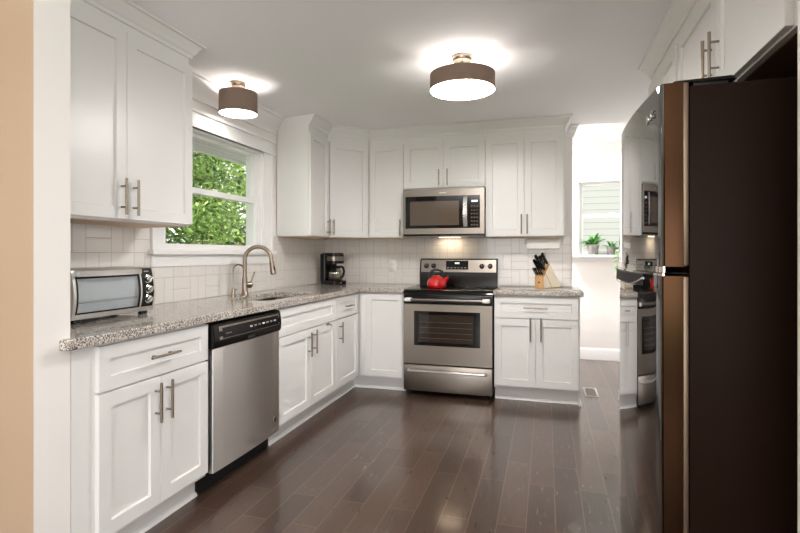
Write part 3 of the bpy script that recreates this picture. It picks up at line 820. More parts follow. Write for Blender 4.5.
# ------------------------------------------------------------------ microwave
def make_microwave():
    x0, x1, yf, z0, z1 = 0.984, 1.724, -0.375, 1.375, 1.803
    t = thing('microwave', ((x0 + x1) / 2, -0.2, z0), 'stainless over-the-range microwave under the short cabinet', 'microwave')
    obj('case', bx(x0, x1, yf, -0.012, z0 + 0.012, z1 - 0.003), M_BLACKM, t, smooth=False)
    w = x1 - x0; h = z1 - z0; yd = -0.425
    GX0, GX1, GZ0, GZ1 = x0 + 0.022, x0 + w * 0.95, z0 + h * 0.165, z0 + h * 0.845
    bm = B()
    for a in ((x0, GX0, z0 + 0.02, z1 - 0.004), (GX1, x1, z0 + 0.02, z1 - 0.004), (GX0, GX1, z0 + 0.02, GZ0), (GX0, GX1, GZ1, z1 - 0.004)):
        box(bm, a[0], a[1], yd, yf, a[2], a[3])
    bmesh.ops.remove_doubles(bm, verts=bm.verts, dist=1e-5)
    fr = obj('door_frame', bm, M_STEEL, t, smooth=False)
    split = x0 + w * 0.82
    d = obj('door_glass', bx(GX0, split, yd - 0.001, yf, GZ0, GZ1), M_GLASSB, t, smooth=False)
    obj('window', bx(x0 + w * 0.09, x0 + w * 0.70, yd - 0.002, yd, GZ0 + 0.028, GZ1 - 0.045), mat('mesh_window', srgb(88, 76, 66), 0.1, coat=0.4), d, smooth=False)
    cp = obj('control_panel', bx(split + 0.002, GX1, yd - 0.001, yf, GZ0, GZ1), M_GLASSB, t, smooth=False)
    obj('display', bx(split + 0.02, GX1 - 0.02, yd - 0.002, yd, GZ1 - 0.062, GZ1 - 0.045), M_LCDW, cp, smooth=False)
    for i in range(3):
        for j in range(6):
            xx = split + 0.016 + i * 0.024; zz = GZ0 + 0.02 + j * 0.033
            obj('button', bx(xx, xx + 0.015, yd - 0.0022, yd, zz, zz + 0.013), MATS.get('keypad') or mat('keypad', srgb(78, 66, 60), 0.5), cp, smooth=False)
    # curved bar handle
    hx = x0 + w * 0.778; bm = B(); n = 10; poly = []
    for i in range(n + 1):
        zz = GZ0 + 0.012 + (GZ1 - GZ0 - 0.024) * i / n; bulge = 0.028 * math.sin(PI * i / n)
        poly.append((-bulge, zz))
    prof = [(yd - 0.012 + p_[0], p_[1]) for p_ in poly] + [(yd - 0.001 + p_[0] * 0.75, p_[1]) for p_ in reversed(poly)]
    prism(bm, prof, lambda p_: (hx - 0.018, *p_), lambda p_: (hx + 0.018, *p_), 0.002, 2); obj('handle', bm, mat('pale_steel', srgb(215, 213, 210), 0.25, 0.9), d)
    obj('vent_strip', bx(x0 + 0.004, x1 - 0.004, yd + 0.004, yf, z0 + 0.002, z0 + 0.02), M_BLACK, t, smooth=False)
    obj('bottom_plate', bx(x0 + 0.01, x1 - 0.01, yf, -0.02, z0, z0 + 0.012), M_STEEL, t, smooth=False)
    obj('hood_light', bx(x0 + 0.27, x0 + 0.47, -0.115, -0.055, z0 - 0.003, z0), M_BULB, t, smooth=False)
    bm = B(); xx = (x0 + x1) / 2 - 0.03
    for i in range(9): box(bm, xx + i * 0.007, xx + i * 0.007 + 0.005, yd - 0.0012, yd, z1 - 0.042, z1 - 0.035)
    obj('logo', bm, M_WHITE, fr, smooth=False)
make_microwave()
hl = light('hood_lamp', 'AREA', (1.354, -0.09, 1.368), 0.4, (1.0, 0.76, 0.5), (0, 0, 0), 0.2, 0.05)

# ------------------------------------------------------------------ wall cabinets
UZ0, UZD0, UZD1 = 1.365, 1.372, 2.243
def crown_part(parent, path, sign=1):
    bm = B(); sweep(bm, path, [(0, 2.30)] + [(o_ + 0.002, z) for o_, z in CROWN(H - 0.002, 0.085, 0.062)] , sign)
    return obj('crown', bm, M_CAB, parent)
UD = 0.33
# left pair
def upper_left():
    y0, y1 = -3.436, -2.482
    t = thing('wall_cabinet', (0.16, (y0 + y1) / 2, UZ0), 'large white two-door wall cabinet above the toaster oven, left of the window', 'cabinet')
    obj('carcass', bx(0.002, UD, y0, y1, UZ0 + 0.004, 2.33), M_CAB, t, smooth=False)
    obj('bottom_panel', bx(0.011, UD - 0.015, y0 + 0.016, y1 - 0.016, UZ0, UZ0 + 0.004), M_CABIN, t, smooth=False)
    m_ = -2.928
    door(t, (UD, -3.36), (UD, m_ - 0.0015), UZD0 + 0.006, UZD1 + 0.02, n_, 0.40 / 0.4315, hz=1.482)
    door(t, (UD, m_ + 0.0015), (UD, y1 + 0.006), UZD0 + 0.006, UZD1 + 0.02, n_, 0.08, hz=1.482)
    crown_part(t, [(UD, y0), (UD, y1), (0.09, y1)])
upper_left()
# corner group: narrow side-wall piece, diagonal, single, over-microwave pair, tall pair
XA = 0.967
def ubox(name, loc, label, poly, zb, group=None):
    """poly: plan outline"""
    t = thing(name, (*loc, zb), label, 'cabinet', group)
    bm = B(); prism(bm, poly, lambda p_: (*p_, zb + 0.004), lambda p_: (*p_, 2.33)); obj('carcass', bm, M_CAB, t, smooth=False)
    cx = sum(p_[0] for p_ in poly) / len(poly); cy = sum(p_[1] for p_ in poly) / len(poly)
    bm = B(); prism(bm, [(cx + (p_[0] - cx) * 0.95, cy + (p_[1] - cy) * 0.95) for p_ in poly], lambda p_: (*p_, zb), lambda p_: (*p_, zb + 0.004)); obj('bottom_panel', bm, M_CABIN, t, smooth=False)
    return t
q = 0.0115
t = ubox('wall_cabinet', (0.16, -0.8), 'narrow white one-door wall cabinet right of window, facing across the room', [(q, -0.990), (UD, -1.028), (UD, -0.637), (q, -0.637)], UZ0)
door(t, (UD, -1.024), (UD, -0.654), UZD0, UZD1, n_, 0.88, hl=0.14, hz=1.46)
crown_part(t, [(UD, -1.028), (UD, -0.637)])
bm = B(); prism(bm, [(q, -0.990), (UD, -1.028), (UD, -0.95), (q, -0.93)], lambda p_: (*p_, 2.331), lambda p_: (*p_, H - 0.003)); obj('top_filler', bm, M_CAB, t, smooth=False)
t = ubox('wall_cabinet', (0.3, -0.3), 'white diagonal corner wall cabinet above the coffee maker', [(q, -0.636), (UD, -0.636), (0.6115, -UD), (0.6115, -q), (q, -q)], UZ0)
nd = Vector((0.306, -0.2815)).normalized()
a = Vector((UD + 0.008, -0.6280)); b_ = Vector((0.6035, -UD - 0.008))
door(t, a, b_, UZD0, UZD1, nd, 0.07, hl=0.14, hz=1.46)
crown_part(t, [(UD, -0.636), (0.612, -UD)])
t = ubox('wall_cabinet', (0.79, -0.16), 'white single-door wall cabinet between the corner cabinet and the microwave', [(0.613, -q), (0.613, -UD), (XA - 0.001, -UD), (XA - 0.001, -q)], UZ0)
door(t, (0.632, -UD), (XA - 0.003, -UD), UZD0, UZD1, nb, 0.93, hl=0.15, hz=1.46)
crown_part(t, [(0.612, -UD), (XA - 0.001, -UD)])
t = ubox('wall_cabinet', (1.34, -0.16), 'short white two-door wall cabinet directly above the microwave', [(XA, -q), (XA, -UD), (1.725, -UD), (1.725, -q)], 1.81)
xm = (XA + 1.725) / 2
door(t, (XA + 0.004, -UD), (xm - 0.0015, -UD), 1.822, UZD1, nb, 0.90, hl=0.15, hz=1.912)
door(t, (xm + 0.0015, -UD), (1.721, -UD), 1.822, UZD1, nb, 0.10, hl=0.15, hz=1.912)
crown_part(t, [(XA, -UD), (1.725, -UD)])
t = ubox('wall_cabinet', (2.06, -0.16), 'tall white two-door wall cabinet right of the microwave, over the paper towels', [(1.726, -q), (1.726, -UD), (2.398, -UD), (2.398, -q)], UZ0)
xm = (1.726 + 2.398) / 2
door(t, (1.730, -UD), (xm - 0.0015, -UD), UZD0, UZD1, nb, 0.93, hl=0.17, hz=1.475)
door(t, (xm + 0.0015, -UD), (2.386, -UD), UZD0, UZD1, nb, 0.07, hl=0.17, hz=1.475)
crown_part(t, [(1.726, -UD), (2.398, -UD), (2.398, -0.012)])
# cabinets over the fridge (doors face -x)
nx = (-1, 0); RX = 2.872
def upper_right(name, label, y0, y1, zb, splits, hz, path, hpos, zt=UZD1 - 0.0):
    t = thing(name, (3.16, (y0 + y1) / 2, zb), label, 'cabinet')
    obj('carcass', bx(RX, XR - 0.002, y0, y1, zb + 0.004, 2.33), M_CAB, t, smooth=False)
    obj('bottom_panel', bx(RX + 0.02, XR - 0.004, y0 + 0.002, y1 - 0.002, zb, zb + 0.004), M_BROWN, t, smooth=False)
    for (a, b_, h_) in splits:
        door(t, (RX, a), (RX, b_), zb + 0.012, zt, nx, h_, hz=hz, hl=0.17)
    bm = B(); sweep(bm, path, [(0, 2.30)] + [(o_ + 0.002, z) for o_, z in CROWN(H - 0.002, 0.085, 0.062)], -1); obj('crown', bm, M_CAB, t)
    return t
upper_right('wall_cabinet', 'white two-door wall cabinet above the refrigerator', -3.434, -2.122, 1.806, [(-3.262, -2.7, 0.93), (-2.697, -2.14, 0.07)], 1.945,
            [(RX, -3.434), (RX, -2.122)], None)
upper_right('wall_cabinet', 'white wall cabinet beyond the refrigerator, nearest the far window', -2.12, -1.42, 1.45, [(-2.09, -1.762, 0.9), (-1.759, -1.43, 0.1)], 1.56,
            [(RX, -2.12), (RX, -1.42), (XR - 0.03, -1.42)], None)

# ------------------------------------------------------------------ refrigerator
def make_fridge():
    y0, y1, xb = -3.19, -2.29, 2.645; zt = 1.716
    t = thing('refrigerator', (3.02, -2.74, 0), 'tall black top-freezer refrigerator with glossy curved doors at the right', 'refrigerator')
    obj('body', bx(xb, 3.40, y0, y1, 0.03, zt - 0.012, bev=0.004), M_FSIDE, t)
    for sx in (xb + 0.08, 3.32):
        for sy in (y0 + 0.07, y1 - 0.07):
            bm = B(); lathe(bm, [(0.025, 0), (0.025, 0.032)], 12, (sx, sy, 0)); obj('foot', bm, M_BLACK, t)
    obj('kick_grille', bx(xb - 0.01, xb, y0 + 0.02, y1 - 0.02, 0.03, 0.09), M_BLACKM, t, smooth=False)
    yc = (y0 + y1) / 2; hw = (y1 - y0) / 2
    def front(y, b0, sag):    # x of the curved front
        u = (y - yc) / hw
        return b0 - sag * (1 - u * u)
    def curved(b0, sag, xback, ya=y0, yb_=y1, n=28, rc=0.010):
        pts = []
        for i in range(n + 1):
            y = ya + (yb_ - ya) * i / n
            x = front(y, b0, sag)
            e = min(y - ya, yb_ - y)
            if e < rc: x += rc * (1 - math.sqrt(max(0, 1 - ((rc - e) / rc) ** 2)))
            pts.append((x, y))
        # refine the rounded corners
        ex0 = [(front(ya, b0, sag) + rc * (1 - math.sin(a)), ya + rc * (1 - math.cos(a))) for a in (0.0, 0.4, 0.8, 1.2)]
        ex1 = [(x, ya + yb_ - y) for x, y in ex0][::-1]
        inner = [p_ for p_ in pts if ya + rc < p_[1] < yb_ - rc]
        return [(xback, ya)] + ex0 + inner + ex1 + [(xback, yb_)]
    for nm, z0, z1, b0, sag in (('freezer_door', 1.178, zt, 2.572, 0.028), ('fridge_door', 0.10, 1.150, 2.568, 0.032)):
        bm = B(); poly = curved(b0, sag, xb - 0.008)
        prism(bm, poly, lambda p_: (*p_, z0), lambda p_: (*p_, z1))
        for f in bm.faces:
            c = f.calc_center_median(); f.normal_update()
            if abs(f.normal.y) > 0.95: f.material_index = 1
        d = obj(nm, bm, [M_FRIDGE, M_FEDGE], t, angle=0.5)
        bm = B(); box(bm, xb - 0.016, xb - 0.002, y0 - 0.002, y0 + 0.006, z0 + 0.003, z1 - 0.002, 0.002, 2); obj('edge_highlight', bm, M_EDGE_GLINT, d)  # strip added for the tan highlight down the door's rear edge
        bm = B(); tube(bm, [(b0 + 0.0075, y0 + 0.001, z0 + 0.002), (b0 + 0.0075, y0 + 0.001, z1 - 0.002)], 0.0022, 8); obj('corner_highlight', bm, M_FEDGE, d)  # thin tube added for the highlight on the door's front corner
        if nm == 'freezer_door':
            yy = y0 + 0.135; xx = front(yy, b0, sag)
            ang = math.atan2(front(yy + 0.01, b0, sag) - front(yy - 0.01, b0, sag), 0.02)
            bm = B(); lathe(bm, [(0.015, 0.001), (0.015, -0.002), (0.0005, -0.0025)], 24, (xx, yy, 1.645), 'X'); obj('badge', bm, M_CHROME, d)
            cu = bpy.data.curves.new('badge_lettering', 'FONT'); cu.body = 'LG'; cu.size = 0.036; cu.extrude = 0.001; cu.align_x = 'LEFT'
            to = bpy.data.objects.new('badge_lettering', cu); COL.objects.link(to); cu.materials.append(M_CHROME); to.parent = d
            yl = yy - 0.026
            to.location = Vector((front(yl, b0, sag) - 0.0018, yl, 1.634)) - ORG
            to.rotation_euler = Matrix(((0, 0, -1), (-1, 0, 0), (0, 1, 0))).to_euler()
            bpy.context.view_layer.update()
            tm = bpy.data.meshes.new_from_object(to); tm.materials.clear(); tm.materials.append(M_CHROME)
            lo, ro = to.location.copy(), to.rotation_euler.copy(); bpy.data.objects.remove(to)
            to = bpy.data.objects.new('badge_lettering', tm); COL.objects.link(to); to.parent = d; to.location = lo; to.rotation_euler = ro
            # chrome lip along its lower edge
            bm = B(); pl = [(x - 0.003, y) for x, y in curved(b0, sag, b0 + 0.012, y0 + 0.001, y1 - 0.001)]
            prism(bm, pl, lambda p_: (*p_, 1.160), lambda p_: (*p_, 1.1775)); obj('door_lip', bm, M_CHROME, d, angle=0.5)
        else:
            # pocket grip: a black lip that swells outwards with a chrome edge
            n = 16; yl, yr = y0 + 0.16, y1 - 0.06; top, bot = [], []
            bm = B(); poly = []
            def gx(i): 
                y = yl + (yr - yl) * i / n; return front(y, b0, sag) - 0.012 * math.sin(PI * i / n) ** 0.6, y
            poly = [gx(i) for i in range(n + 1)] + [(front(yr, b0, sag) + 0.02, yr), (front(yl, b0, sag) + 0.02, yl)]
            prism(bm, poly, lambda p_: (*p_, 1.112), lambda p_: (*p_, 1.1495)); hd = obj('handle', bm, M_BLACKM, d, angle=0.5)
            bm = B(); tube(bm, [(gx(i)[0] - 0.001, gx(i)[1], 1.106 + 0.03 * (abs(i / n - 0.5) * 2) ** 4) for i in range(n + 1)], 0.0035, 8); obj('grip_edge', bm, M_CHROME, hd)
            bm = B(); pl = curved(b0, sag - 0.0, b0 + 0.012, y0 + 0.004, y1 - 0.004)
            prism(bm, pl, lambda p_: (*p_, 1.1505), lambda p_: (*p_, 1.157)); obj('door_lip', bm, M_CHROME, d, angle=0.5)
    obj('hinge_gap', bx(2.60, xb, y0 + 0.01, y1 - 0.01, 1.1575, 1.1595), M_BLACKM, t, smooth=False)
    bm = B(); hexa(bm, [(2.60, y0 + 0.012, zt + 0.001), (2.77, y0 + 0.012, zt + 0.001), (2.77, y0 + 0.07, zt + 0.001), (2.60, y0 + 0.07, zt + 0.001),
                        (2.61, y0 + 0.016, zt + 0.010), (2.76, y0 + 0.016, zt + 0.014), (2.76, y0 + 0.066, zt + 0.014), (2.61, y0 + 0.066, zt + 0.010)], 0.002)
    box(bm, 2.66, 2.75, y0 + 0.02, y0 + 0.06, zt - 0.014, zt + 0.002)
    obj('hinge_cover', bm, M_BLACK, t)
make_fridge()

# ------------------------------------------------------------------ ceiling lights
M_DIFF2 = emit('glowing_diffuser_small', (1.0, 0.96, 0.92), 9)
def drum_light(loc, r, zb, zt, label, power, canopy_r=0.06, finial=True):
    x, y = loc
    t = thing('ceiling_light', (x, y, H), label, 'ceiling light')
    bm = B(); lathe(bm, [(canopy_r, 0), (canopy_r, -0.018), (canopy_r * 0.9, -0.028), (0.0005, -0.03)], 28, (x, y, H - 0.0005)); obj('canopy', bm, M_NICKEL, t)
    bm = B(); tube(bm, [(x, y, H - 0.028), (x, y, zb + 0.02)], 0.007, 10)
    for k in range(3):
        a = 2 * PI * k / 3 + 0.4; tube(bm, [(x, y, zt - 0.012), (x + (r - 0.002) * math.cos(a), y + (r - 0.002) * math.sin(a), zt - 0.012)], 0.0022, 6)
    obj('stem', bm, M_NICKEL, t)
    bm = B(); lathe(bm, [(r, zb), (r, zt), (r - 0.0025, zt), (r - 0.0025, zb), (r, zb)], 48, (x, y, 0), cap=False); bmesh.ops.remove_doubles(bm, verts=bm.verts, dist=1e-5); obj('lamp_shade', bm, M_SHADE, t)
    bm = B(); lathe(bm, [(r - 0.003, zb + 0.003), (r - 0.003, zb + 0.0075), (0.0005, zb + 0.0075)], 48, (x, y, 0), cap=False)
    lathe(bm, [(r - 0.003, zb + 0.003), (0.0005, zb + 0.003)], 48, (x, y, 0), cap=False); bmesh.ops.remove_doubles(bm, verts=bm.verts, dist=1e-5); obj('diffuser', bm, M_DIFF if finial else M_DIFF2, t)
    bm = B(); lathe(bm, [(0.009, zb + 0.009), (r - 0.004, zb + 0.009), (r - 0.004, zb + 0.0105), (0.009, zb + 0.0105), (0.009, zb + 0.009)], 48, (x, y, 0), cap=False); bmesh.ops.remove_doubles(bm, verts=bm.verts, dist=1e-6); obj('uplight_blocker', bm, M_WHITE, t)  # unseen disc added to keep the diffuser's glow off the ceiling
    if finial:
        bm = B(); lathe(bm, [(0.013, 0), (0.013, -0.004), (0.006, -0.010), (0.0005, -0.012)], 16, (x, y, zb + 0.0028)); obj('finial', bm, M_NICKEL, t)
    for dx in (-0.4, 0.4):
        bm = B(); lathe(bm, [(0.0005, -0.03), (0.02, -0.02), (0.028, 0), (0.02, 0.022), (0.011, 0.035), (0.011, 0.05)], 14, (x + dx * r, y, (zb + zt) / 2), cap=False); obj('bulb', bm, M_WHITE, t)
    light('lamp_bulb', 'POINT', (x, y + 0.03, (zb + zt) / 2 + 0.015), power, (1.0, 0.94, 0.88), radius=0.03)
    return t
drum_light((0.212, -1.845), 0.128, 2.178, 2.322, 'small drum ceiling light with brown linen shade over the kitchen window', 3.0, 0.05, False)
drum_light((1.765, -1.86), 0.193, 2.19, 2.285, 'wide drum ceiling light with brown linen shade in the middle of the ceiling', 6.0)
# unseen dome and lamp added behind the camera as fill light
t = thing('dining_fill_dome', (2.0, -6.6, H), 'added unseen fill dome on the dining room ceiling', 'ceiling light')
bm = B(); lathe(bm, [(0.22, 0), (0.22, -0.03), (0.19, -0.07), (0.11, -0.1), (0.0005, -0.11)], 32, (2.0, -6.6, H - 0.0005)); obj('dome', bm, emit('dining_fill_glow', (1, 0.86, 0.7), 4), t)
light('dining_fill', 'POINT', (2.0, -6.6, 2.1), 22, (1, 0.93, 0.86), radius=0.15)
# unseen torchiere added behind the camera to brighten the ceiling
t = thing('fill_torchiere', (1.3, -5.9, 0), 'added unseen nickel torchiere, uplight fill behind the camera', 'floor lamp')
bm = B(); lathe(bm, [(0.13, 0.0005), (0.13, 0.018), (0.02, 0.03), (0.0005, 0.032)], 28, (1.3, -5.9, 0)); obj('base', bm, M_NICKEL, t)
bm = B(); tube(bm, [(1.3, -5.9, 0.03), (1.3, -5.9, 1.70)], 0.011, 12); obj('pole', bm, M_NICKEL, t)
bm = B(); lathe(bm, [(0.02, 1.69), (0.10, 1.72), (0.17, 1.80), (0.165, 1.80), (0.097, 1.728), (0.02, 1.698)], 32, (1.3, -5.9, 0), cap=False); obj('lamp_shade', bm, M_WHITE, t)
light('ceiling_fill', 'POINT', (1.3, -5.9, 1.765), 190, (1, 0.98, 0.97), radius=0.025)
# far room: unseen dome and panel added behind the back wall to brighten it
t = thing('hall_fill_dome', (1.9, 0.7, 2.487), 'added unseen fill dome on the far room ceiling', 'ceiling light')
bm = B(); lathe(bm, [(0.17, 0), (0.17, -0.02), (0.15, -0.05), (0.09, -0.075), (0.0005, -0.085)], 32, (1.9, 0.7, 2.4865)); obj('dome', bm, emit('hall_fill_glow', (1, 0.97, 0.93), 6), t)
light('hall_fill', 'AREA', (1.9, 0.7, 2.395), 46, (0.95, 0.975, 1.0), (0, 0, 0), 0.3)

# ------------------------------------------------------------------ toaster oven
def make_toaster():
    w, dp, h = 0.455, 0.265, 0.215
    t = thing('toaster_oven', (0.205, -2.972, CTT), 'stainless toaster oven with glass door and three knobs on left worktop', 'toaster oven', local=True, rotz=PI / 2)
    # local frame: front faces -y (towards +x of the room), x to the right
    for sx in (-1, 1):
        for sy in (-1, 1):
            bm = B(); box(bm, sx * (w / 2 - 0.04) - 0.018, sx * (w / 2 - 0.04) + 0.018, sy * (dp / 2 - 0.035) - 0.014, sy * (dp / 2 - 0.035) + 0.014, 0.0005, 0.019, 0.002, 1); obj('foot', bm, M_BLACK, t)
    z0, z1 = 0.018, 0.018 + h; yf = -dp / 2
    # shell: bowed front profile in the y-z plane
    pr = [(dp / 2, z0), (dp / 2, z1 - 0.01), (dp / 2 - 0.015, z1), (yf + 0.025, z1), (yf + 0.012, z1 - 0.012), (yf + 0.012, z0)]
    bm = B(); prism(bm, pr, lambda p_: (-w / 2, *p_), lambda p_: (w / 2, *p_), 0.004, 2); obj('case', bm, M_SILVER, t)
    def yc(z): # curved face
        u = (z - z0) / h; return yf + 0.010 - 0.018 * math.sin(PI * min(1, max(0, u)) ** 0.9)
    def face(bm, x0, x1, a, b_, th, n=8, back=None):
        poly = [(yc(a + (b_ - a) * i / n) - th, a + (b_ - a) * i / n) for i in range(n + 1)] + ([(back, b_), (back, a)] if back is not None else [(yc(a + (b_ - a) * i / n) + 0.004, a + (b_ - a) * i / n) for i in range(n, -1, -1)])
        prism(bm, poly, lambda p_: (x0, *p_), lambda p_: (x1, *p_))
    xs = w / 2 - 0.085
    bm = B(); face(bm, -w / 2, w / 2, z0, z0 + 0.022, 0, back=yf + 0.013); face(bm, -w / 2, -w / 2 + 0.014, z0 + 0.022, z1 - 0.004, 0, back=yf + 0.013); face(bm, w / 2 - 0.010, w / 2, z0 + 0.022, z1 - 0.004, 0, back=yf + 0.013); face(bm, xs - 0.01, xs, z0 + 0.022, z1 - 0.03, 0, back=yf + 0.013)
    obj('front_frame', bm, M_SILVER, t)
    bm = B(); face(bm, xs, w / 2 - 0.010, z0 + 0.022, z1 - 0.004, -0.001, back=yf + 0.013); cp = obj('control_panel', bm, M_BLACKM, t)
    bm = B(); face(bm, xs + 0.022, xs + 0.052, z1 - 0.022, z1 - 0.016, 0.0006); obj('logo', bm, M_POT, cp, smooth=False)
    for zz in (z0 + 0.058, z0 + 0.108, z0 + 0.158):
        c = ((xs + w / 2 - 0.010) / 2, yc(zz) + 0.001, zz)
        bm = B(); lathe(bm, [(0.021, 0), (0.021, -0.003), (0.017, -0.005), (0.016, -0.016), (0.0005, -0.017)], 22, c, 'Y'); k = obj('knob', bm, M_CHROME, cp)
        bm = B(); a = 0.7; d = Vector((math.cos(a), 0, math.sin(a))) * 0.015; n2 = Vector((-math.sin(a), 0, math.cos(a))) * 0.004
        c2 = Vector(c) + Vector((0, -0.016, 0))
        hexa(bm, [c2 - d - n2, c2 + d - n2, c2 + d + n2, c2 - d + n2, c2 - d - n2 + Vector((0, -0.009, 0)), c2 + d - n2 + Vector((0, -0.009, 0)), c2 + d + n2 + Vector((0, -0.009, 0)), c2 - d + n2 + Vector((0, -0.009, 0))], 0.001); obj('grip', bm, M_CHROME, k)
    # door: dark frame, clear glass, top bar handle
    bm = B(); fx0, fx1, a, b_ = -w / 2 + 0.014, xs - 0.01, z0 + 0.022, z1 - 0.03
    face(bm, fx0, fx1, a, a + 0.007, 0.001); face(bm, fx0, fx1, b_ - 0.010, b_, 0.001); face(bm, fx0, fx0 + 0.008, a, b_, 0.001); face(bm, fx1 - 0.010, fx1, a, b_, 0.001)
    d = obj('door', bm, M_BLACK, t)
    bm = B(); face(bm, fx0 + 0.006, fx1 - 0.008, a + 0.005, b_ - 0.008, -0.0005); obj('glass', bm, M_TOASTG, d)
    bm = B(); face(bm, fx0 + 0.006, fx1 - 0.006, a + 0.007, a + 0.032, 0.0015); obj('reflector', bm, M_WHITE, d) if False else bm.free()
    bm = B(); n = 10
    poly = [(x, 0.012 * math.sin(PI * i / n)) for i, x in enumerate([fx0 + (fx1 - fx0) * k / n for k in range(n + 1)])]
    pl = [(p_[0], yf - 0.016 - p_[1]) for p_ in poly] + [(fx1, yf + 0.012), (fx0, yf + 0.012)]
    prism(bm, pl, lambda p_: (*p_, z1 - 0.030), lambda p_: (*p_, z1 - 0.006), 0.003, 2); obj('handle', bm, M_SILVER, d)
    # inside: cavity sheet whitened for the bright reflection on the glass, and rack
    bm = B(); box(bm, fx0 + 0.004, fx1 - 0.004, yf + 0.0105, yf + 0.0115, a, b_); obj('cavity_reflection', bm, mat('glass_reflection_pale', srgb(238, 240, 241), 0.5), t, smooth=False)
    bm = B()
    for k in range(2): tube(bm, [(fx0 + 0.01, yf + 0.006 - k * 0.0, z0 + 0.07 + 0.045 * k * 0 + k * 0.006), (fx1 - 0.01, yf + 0.006, z0 + 0.07 + k * 0.006)], 0.0014, 6)
    obj('rack', bm, M_CHROME, t)
make_toaster()

# ------------------------------------------------------------------ coffee maker
def make_coffee():
    t = thing('coffee_maker', (0.225, -0.285, CTT), 'black drip coffee maker with glass carafe in the worktop corner', 'coffee maker', local=True, rotz=0.0 - 0.45)
    # local: front towards +x
    def rrect(x0, x1, y0, y1, r, n=4):
        out = []
        for cx, cy, a0 in ((x1 - r, y1 - r, 0), (x0 + r, y1 - r, PI / 2), (x0 + r, y0 + r, PI), (x1 - r, y0 + r, 1.5 * PI)):
            for i in range(n + 1):
                aa = a0 + PI / 2 * i / n; out.append((cx + r * math.cos(aa), cy + r * math.sin(aa)))
        return out
    bm = B(); prism(bm, rrect(-0.11, 0.115, -0.085, 0.085, 0.03), lambda p_: (*p_, 0.0005), lambda p_: (*p_, 0.038), 0.003, 2); bs = obj('base', bm, M_BLACK, t)
    bm = B(); lathe(bm, [(0.068, 0.038), (0.068, 0.041), (0.0005, 0.041)], 28, (0.035, 0, 0)); obj('warming_plate', bm, M_BLACKM, bs)
    bm = B(); lathe(bm, [(0.010, 0), (0.010, 0.003), (0.0005, 0.004)], 14, (0.114, 0, 0.02), 'X'); obj('switch', bm, M_CHROME, bs)
    bm = B(); prism(bm, rrect(-0.11, -0.035, -0.085, 0.085, 0.02), lambda p_: (*p_, 0.036), lambda p_: (*p_, 0.30), 0.003, 2); obj('water_tank', bm, M_BLACK, t)
    bm = B(); prism(bm, rrect(-0.06, 0.098, -0.08, 0.08, 0.045), lambda p_: (*p_, 0.205), lambda p_: (*p_, 0.295), 0.003, 2); hd = obj('brew_head', bm, M_BLACK, t)
    bm = B(); prism(bm, rrect(-0.032, 0.1005, -0.0825, 0.0825, 0.045), lambda p_: (*p_, 0.232), lambda p_: (*p_, 0.275)); obj('steel_band', bm, M_STEEL, hd)
    bm = B(); prism(bm, rrect(-0.105, 0.09, -0.078, 0.078, 0.04), lambda p_: (*p_, 0.2955), lambda p_: (*p_, 0.310), 0.004, 2); obj('lid', bm, M_BLACK, t)
    c = thing_part = bpy.data.objects.new('carafe', None)
    bm = B(); lathe(bm, [(0.056, 0.0), (0.066, 0.006), (0.073, 0.04), (0.069, 0.075), (0.052, 0.108), (0.046, 0.122), (0.044, 0.122), (0.050, 0.107), (0.067, 0.074), (0.071, 0.04), (0.064, 0.008), (0.0005, 0.004)], 36, (0.035, 0, 0.0415), cap=False)
    c = obj('carafe', bm, M_CARAFE, t, angle=1.3)
    bm = B(); lathe(bm, [(0.045, 0.118), (0.047, 0.128), (0.040, 0.142), (0.0005, 0.145)], 28, (0.035, 0, 0.0415), cap=False); obj('carafe_lid', bm, M_BLACK, c)
    bm = B(); lathe(bm, [(0.0712, 0.068), (0.0712, 0.074), (0.0685, 0.080)], 32, (0.035, 0, 0.0415), cap=False); obj('band', bm, M_CHROME, c)
    bm = B(); lathe(bm, [(0.058, 0.001), (0.068, 0.010), (0.0715, 0.022)], 32, (0.035, 0, 0.0415), cap=False); obj('base_ring', bm, M_NICKEL, c)
    bm = B(); tube(bm, [(0.078, 0.0, 0.166), (0.105, 0.008, 0.178), (0.128, 0.015, 0.168), (0.138, 0.018, 0.13), (0.132, 0.016, 0.09), (0.115, 0.012, 0.073), (0.098, 0.006, 0.072)], 0.009, 10, [0.009, 0.012, 0.013, 0.013, 0.012, 0.010, 0.008]); obj('handle', bm, M_BLACK, c)
    bm = B()
    tube(bm, [(-0.1, 0.02, 0.02), (-0.14, 0.03, 0.012), (-0.15, 0.05, 0.008), (-0.155, 0.07, 0.006)], 0.003, 6); obj('cord', bm, M_BLACK, t)
    del thing_part
make_coffee()
_e = bpy.data.objects.get('carafe')
for o_ in list(bpy.data.objects):
    if o_.type == 'EMPTY' and not o_.users_collection: bpy.data.objects.remove(o_)

